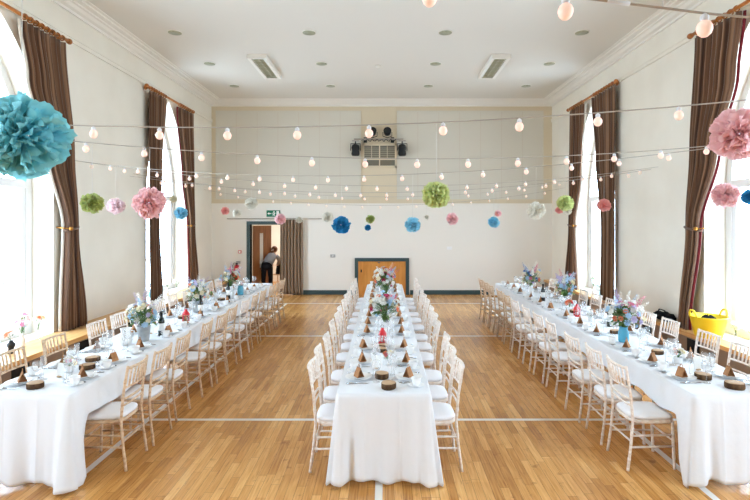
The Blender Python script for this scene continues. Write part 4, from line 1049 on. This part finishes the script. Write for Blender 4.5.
for k, (yl, yr, q, x0, lab) in SPEC.items():
    org = (XL+.01, yl, string_at(k, XL)[1]); r = empty('festoon_lights', org); tag(r, 'white festoon bulb '+lab, 'string lights', 'festoon light strings')
    xs = [XL+.012+(XR-XL-.024)*i/60 for i in range(61)]
    MB().tube([(x-org[0], string_at(k,x)[0]-org[1], string_at(k,x)[1]-org[2]+.002) for x in xs], .0045, 6).build('cable', M['wire'], r)
    step = {'D':.535,'E':.525,'G':.535}.get(k,.5)*math.cos(math.atan((yr-yl)/(XR-XL))); x = x0
    while x-step > XL+.2: x -= step
    pts = []
    while x < XR-.15: pts.append((x,)+string_at(k, x)); x += step
    BX[k] = [p[0] for p in pts]; add_bulbs(r, pts, org)
# the nearest string droops from a ceiling wire
A = [(XL+.02,2.3,3.75),(-3,2.05,3.42),(-1.3,1.88,3.20),(0.0,1.8,3.065),(.16,1.8,3.028),(.65,1.8,2.98),(1.0,1.8,2.937),(1.15,1.8,2.918),(1.65,1.8,2.87),(2.4,1.78,2.85),(3.4,1.74,2.92),(XR-.02,1.7,3.15)]
org = A[0]; r = empty('festoon_lights', org); tag(r, 'white festoon bulb string nearest the camera, hanging from a ceiling wire', 'string lights', 'festoon light strings')
MB().tube([(x-org[0],y-org[1],z-org[2]) for x, y, z in A], .0045, 6).build('cable', M['wire'], r)
add_bulbs(r, [(-.34,1.815,3.105),A[4],A[5],A[7],A[8]], org)
MB().tube([(1.0-org[0],1.8-org[1],2.938-org[2]),(1.0-org[0],1.8-org[1],ZC-.002-org[2])], .003, 6).build('hanging_wire', M['thread'], r)
MB().tube([(.80-org[0],1.8-org[1],2.962-org[2]),(.88-org[0],1.8-org[1],2.952-org[2])], [.007,.009], 8).build('cable_joint', M['socket'], r)

# ------------------------------------------------------------------ tissue pom-poms
def pom_mesh(name, m, seed, n_=190):
    rnd = random.Random(seed); mb = MB()
    for q in range(n_):
        z = 1-2*(q+.5)/n_; a = q*2.39996; d = Vector((math.sqrt(1-z*z)*math.cos(a), math.sqrt(1-z*z)*math.sin(a), z))
        d = (d+Vector((rnd.gauss(0,.16), rnd.gauss(0,.16), rnd.gauss(0,.16)))).normalized()
        u = d.cross(Vector((rnd.gauss(0,1), rnd.gauss(0,1), rnd.gauss(0,1)))).normalized(); w = d.cross(u)
        R = rnd.uniform(.78,1.1); W = rnd.uniform(.22,.34); ph = rnd.random()*6; cup = rnd.uniform(-.1,.2); k1 = rnd.uniform(4,8); rows = []
        for i in range(6):
            t = i/5; rad = .3+(R-.3)*t; row = []
            for s in range(8):
                v = s/7*2-1; ww = W*(.25+.75*math.sin(t*1.45))
                p = d*(rad-(.13*v*v*t)+.03*math.sin(v*9+ph)*t)+u*(v*ww)+w*(cup*v*v*t+.075*math.sin(v*k1+ph)*t*t+.06*t*t)
                row.append(tuple(p))
            rows.append(row)
        mb.grid(rows)
    return mb.mesh(name, m)
POM = {k: pom_mesh('tissue_petals', TISSUE[k], 40+i) for i, k in enumerate(TISSUE)}
POMS = [ # string, x, z, diameter, colour, label
 ('A',-1.365,2.487,.325,'teal','large teal tissue pom-pom hanging closest to the camera at top left'),
 ('C',-2.62,2.33,.19,'green','olive green tissue pom-pom on a long thread near the nearer left curtain'),
 ('D',-4.3,2.41,.27,'palepink','pale pink tissue pom-pom between the olive and the bigger pink one'),
 ('C',-2.13,2.33,.295,'pink','big pink tissue pom-pom before the farther left window'),
 ('E',-3.54,2.54,.125,'beige','small beige tissue pom-pom against the farther left window'),
 ('E',-3.42,2.30,.22,'cyan','sky blue tissue pom-pom just below the small beige one'),
 ('F',-3.15,2.37,.165,'coral','small coral tissue pom-pom beside the farther left curtain'),
 ('G',-3.18,2.34,.19,'cream','small cream tissue pom-pom beside the small coral one at left'),
 ('F',-2.62,2.51,.26,'cream','cream tissue pom-pom hanging left of the green exit sign'),
 ('G',-2.31,2.21,.25,'pink','pink tissue pom-pom right below the green exit sign'),
 ('H',-2.40,2.20,.19,'cream','small cream tissue pom-pom before the taupe curtain'),
 ('G',-1.31,2.26,.26,'cream','cream tissue pom-pom just left of the royal blue one'),
 ('E',-.75,2.10,.32,'royal','large royal blue tissue pom-pom left of the low door'),
 ('H',-.41,2.22,.25,'green','olive green tissue pom-pom above the low door'),
 ('G',-.40,2.015,.155,'royal','small royal blue tissue pom-pom under the olive green one'),
 ('B',.37,2.345,.19,'lime','bright lime tissue pom-pom hanging over the centre table'),
 ('D',.37,2.12,.21,'cyan','sky blue tissue pom-pom below and left of the lime one'),
 ('H',1.15,2.28,.14,'cream','tiny cream tissue pom-pom under the lime one'),
 ('F',1.28,2.21,.24,'pink','pink tissue pom-pom right of the lime and sky blue ones'),
 ('G',2.87,2.36,.18,'pink','pink tissue pom-pom just above a sky blue one, right of centre'),
 ('E',1.92,2.15,.2,'cyan','sky blue tissue pom-pom beneath the pink one right of centre'),
 ('D',1.89,2.30,.23,'cream','large cream tissue pom-pom on long thread before the right back corner'),
 ('D',2.22,2.39,.205,'lime','lime tissue pom-pom beside the farther right curtain'),
 ('F',3.27,2.375,.15,'coral','small coral tissue pom-pom half behind the lime one at right'),
 ('E',3.24,2.35,.15,'cream','small cream tissue pom-pom half behind the lime one at right'),
 ('E',3.91,2.45,.24,'coral','coral tissue pom-pom before the farther right window'),
 ('C',3.50,2.43,.27,'pink','pink tissue pom-pom by the tied curtain at right'),
 ('B',2.24,2.72,.335,'pink','largest pink tissue pom-pom at the right edge near the camera'),
 ('D',4.12,2.44,.19,'royal','royal blue tissue pom-pom at the far right edge of the view'),
]
for i, (k, x, z, dia, colr, lab) in enumerate(POMS):
    if k == 'A': y, zc = 1.88, 3.203
    else: y, zc = string_at(k, x)
    for bx in BX.get(k, []):
        if abs(bx-x) < .04: x = bx+(.045 if x >= bx else -.045); y, zc = string_at(k, x)
    r = empty('hanging_pompom', (x, y, z)); tag(r, lab, 'pom-pom', 'hanging tissue pom-poms')
    p = link('tissue_petals', POM[colr], r); s = dia/2; p.scale = (s,s,s*.94); p.rotation_euler = (random.random()*.6, random.random()*.6, random.random()*6)
    if zc-z > dia*.3: MB().tube([(0,0,dia*.25),(0,0,zc-z-.008)], .0018, 5).build('thread', M['thread'], r)

# ------------------------------------------------------------------ light
w = bpy.data.worlds.new('overcast_sky'); scn.world = w; w.use_nodes = True
wn = w.node_tree; bg = wn.nodes['Background']; bg.inputs[1].default_value = 21.0
tc = wn.nodes.new('ShaderNodeTexCoord'); sx = wn.nodes.new('ShaderNodeSeparateXYZ'); rp = wn.nodes.new('ShaderNodeValToRGB'); mr = wn.nodes.new('ShaderNodeMapRange')
mr.inputs[1].default_value = -.25; mr.inputs[2].default_value = .5
rp.color_ramp.elements[0].color = (.50,.64,.76,1); rp.color_ramp.elements[1].color = (.72,.94,1.18,1)
wn.links.new(tc.outputs['Generated'], sx.inputs[0]); wn.links.new(sx.outputs['Z'], mr.inputs[0]); wn.links.new(mr.outputs[0], rp.inputs[0]); wn.links.new(rp.outputs[0], bg.inputs[0])
for side, x, sg in (('l', XL, -1), ('r', XR, 1)):
    for c in WC:
        ld = bpy.data.lights.new('window_portal', 'AREA'); ld.shape = 'RECTANGLE'; ld.size = 4.56; ld.size_y = 2.28; ld.cycles.is_portal = True
        lo = bpy.data.objects.new('window_portal', ld); COL.objects.link(lo); lo.location = (x+sg*T, c, SILL+2.28); lo.rotation_euler = (0, PI/2 if sg < 0 else -PI/2, 0)
        lo.rotation_euler = (0, -PI/2, 0) if sg < 0 else (0, PI/2, 0)
ld = bpy.data.lights.new('corridor_fill', 'AREA'); ld.energy = 70; ld.size = .5; ld.color = (.95,.98,1)  # added light with no fitting, brightens the corridor behind the doorway
lo = bpy.data.objects.new('corridor_fill', ld); COL.objects.link(lo); lo.location = (-3.2,16.6,2.55)

# ------------------------------------------------------------------ camera
cd = bpy.data.cameras.new('camera'); cam = bpy.data.objects.new('camera', cd); COL.objects.link(cam); scn.camera = cam
cam.location = (0,0,2.17); cam.rotation_euler = (PI/2,0,0); cd.sensor_width = 36; cd.sensor_fit = 'HORIZONTAL'; cd.lens = 24.0
cd.shift_x = (375-385)/750; cd.shift_y = (221-250)/750; cd.clip_start = .05
scn.view_settings.view_transform = 'Standard'; scn.view_settings.look = 'None'; scn.view_settings.exposure = -0.32; scn.view_settings.gamma = 1; scn.view_settings.use_curve_mapping = False
scn.cycles.use_denoising = True; scn.cycles.max_bounces = 8; scn.cycles.diffuse_bounces = 6; scn.cycles.transparent_max_bounces = 16; scn.cycles.caustics_reflective = False; scn.cycles.caustics_refractive = False
scn.cycles.sample_clamp_indirect = 6
if WORST: print('LABEL LENGTH:', WORST)
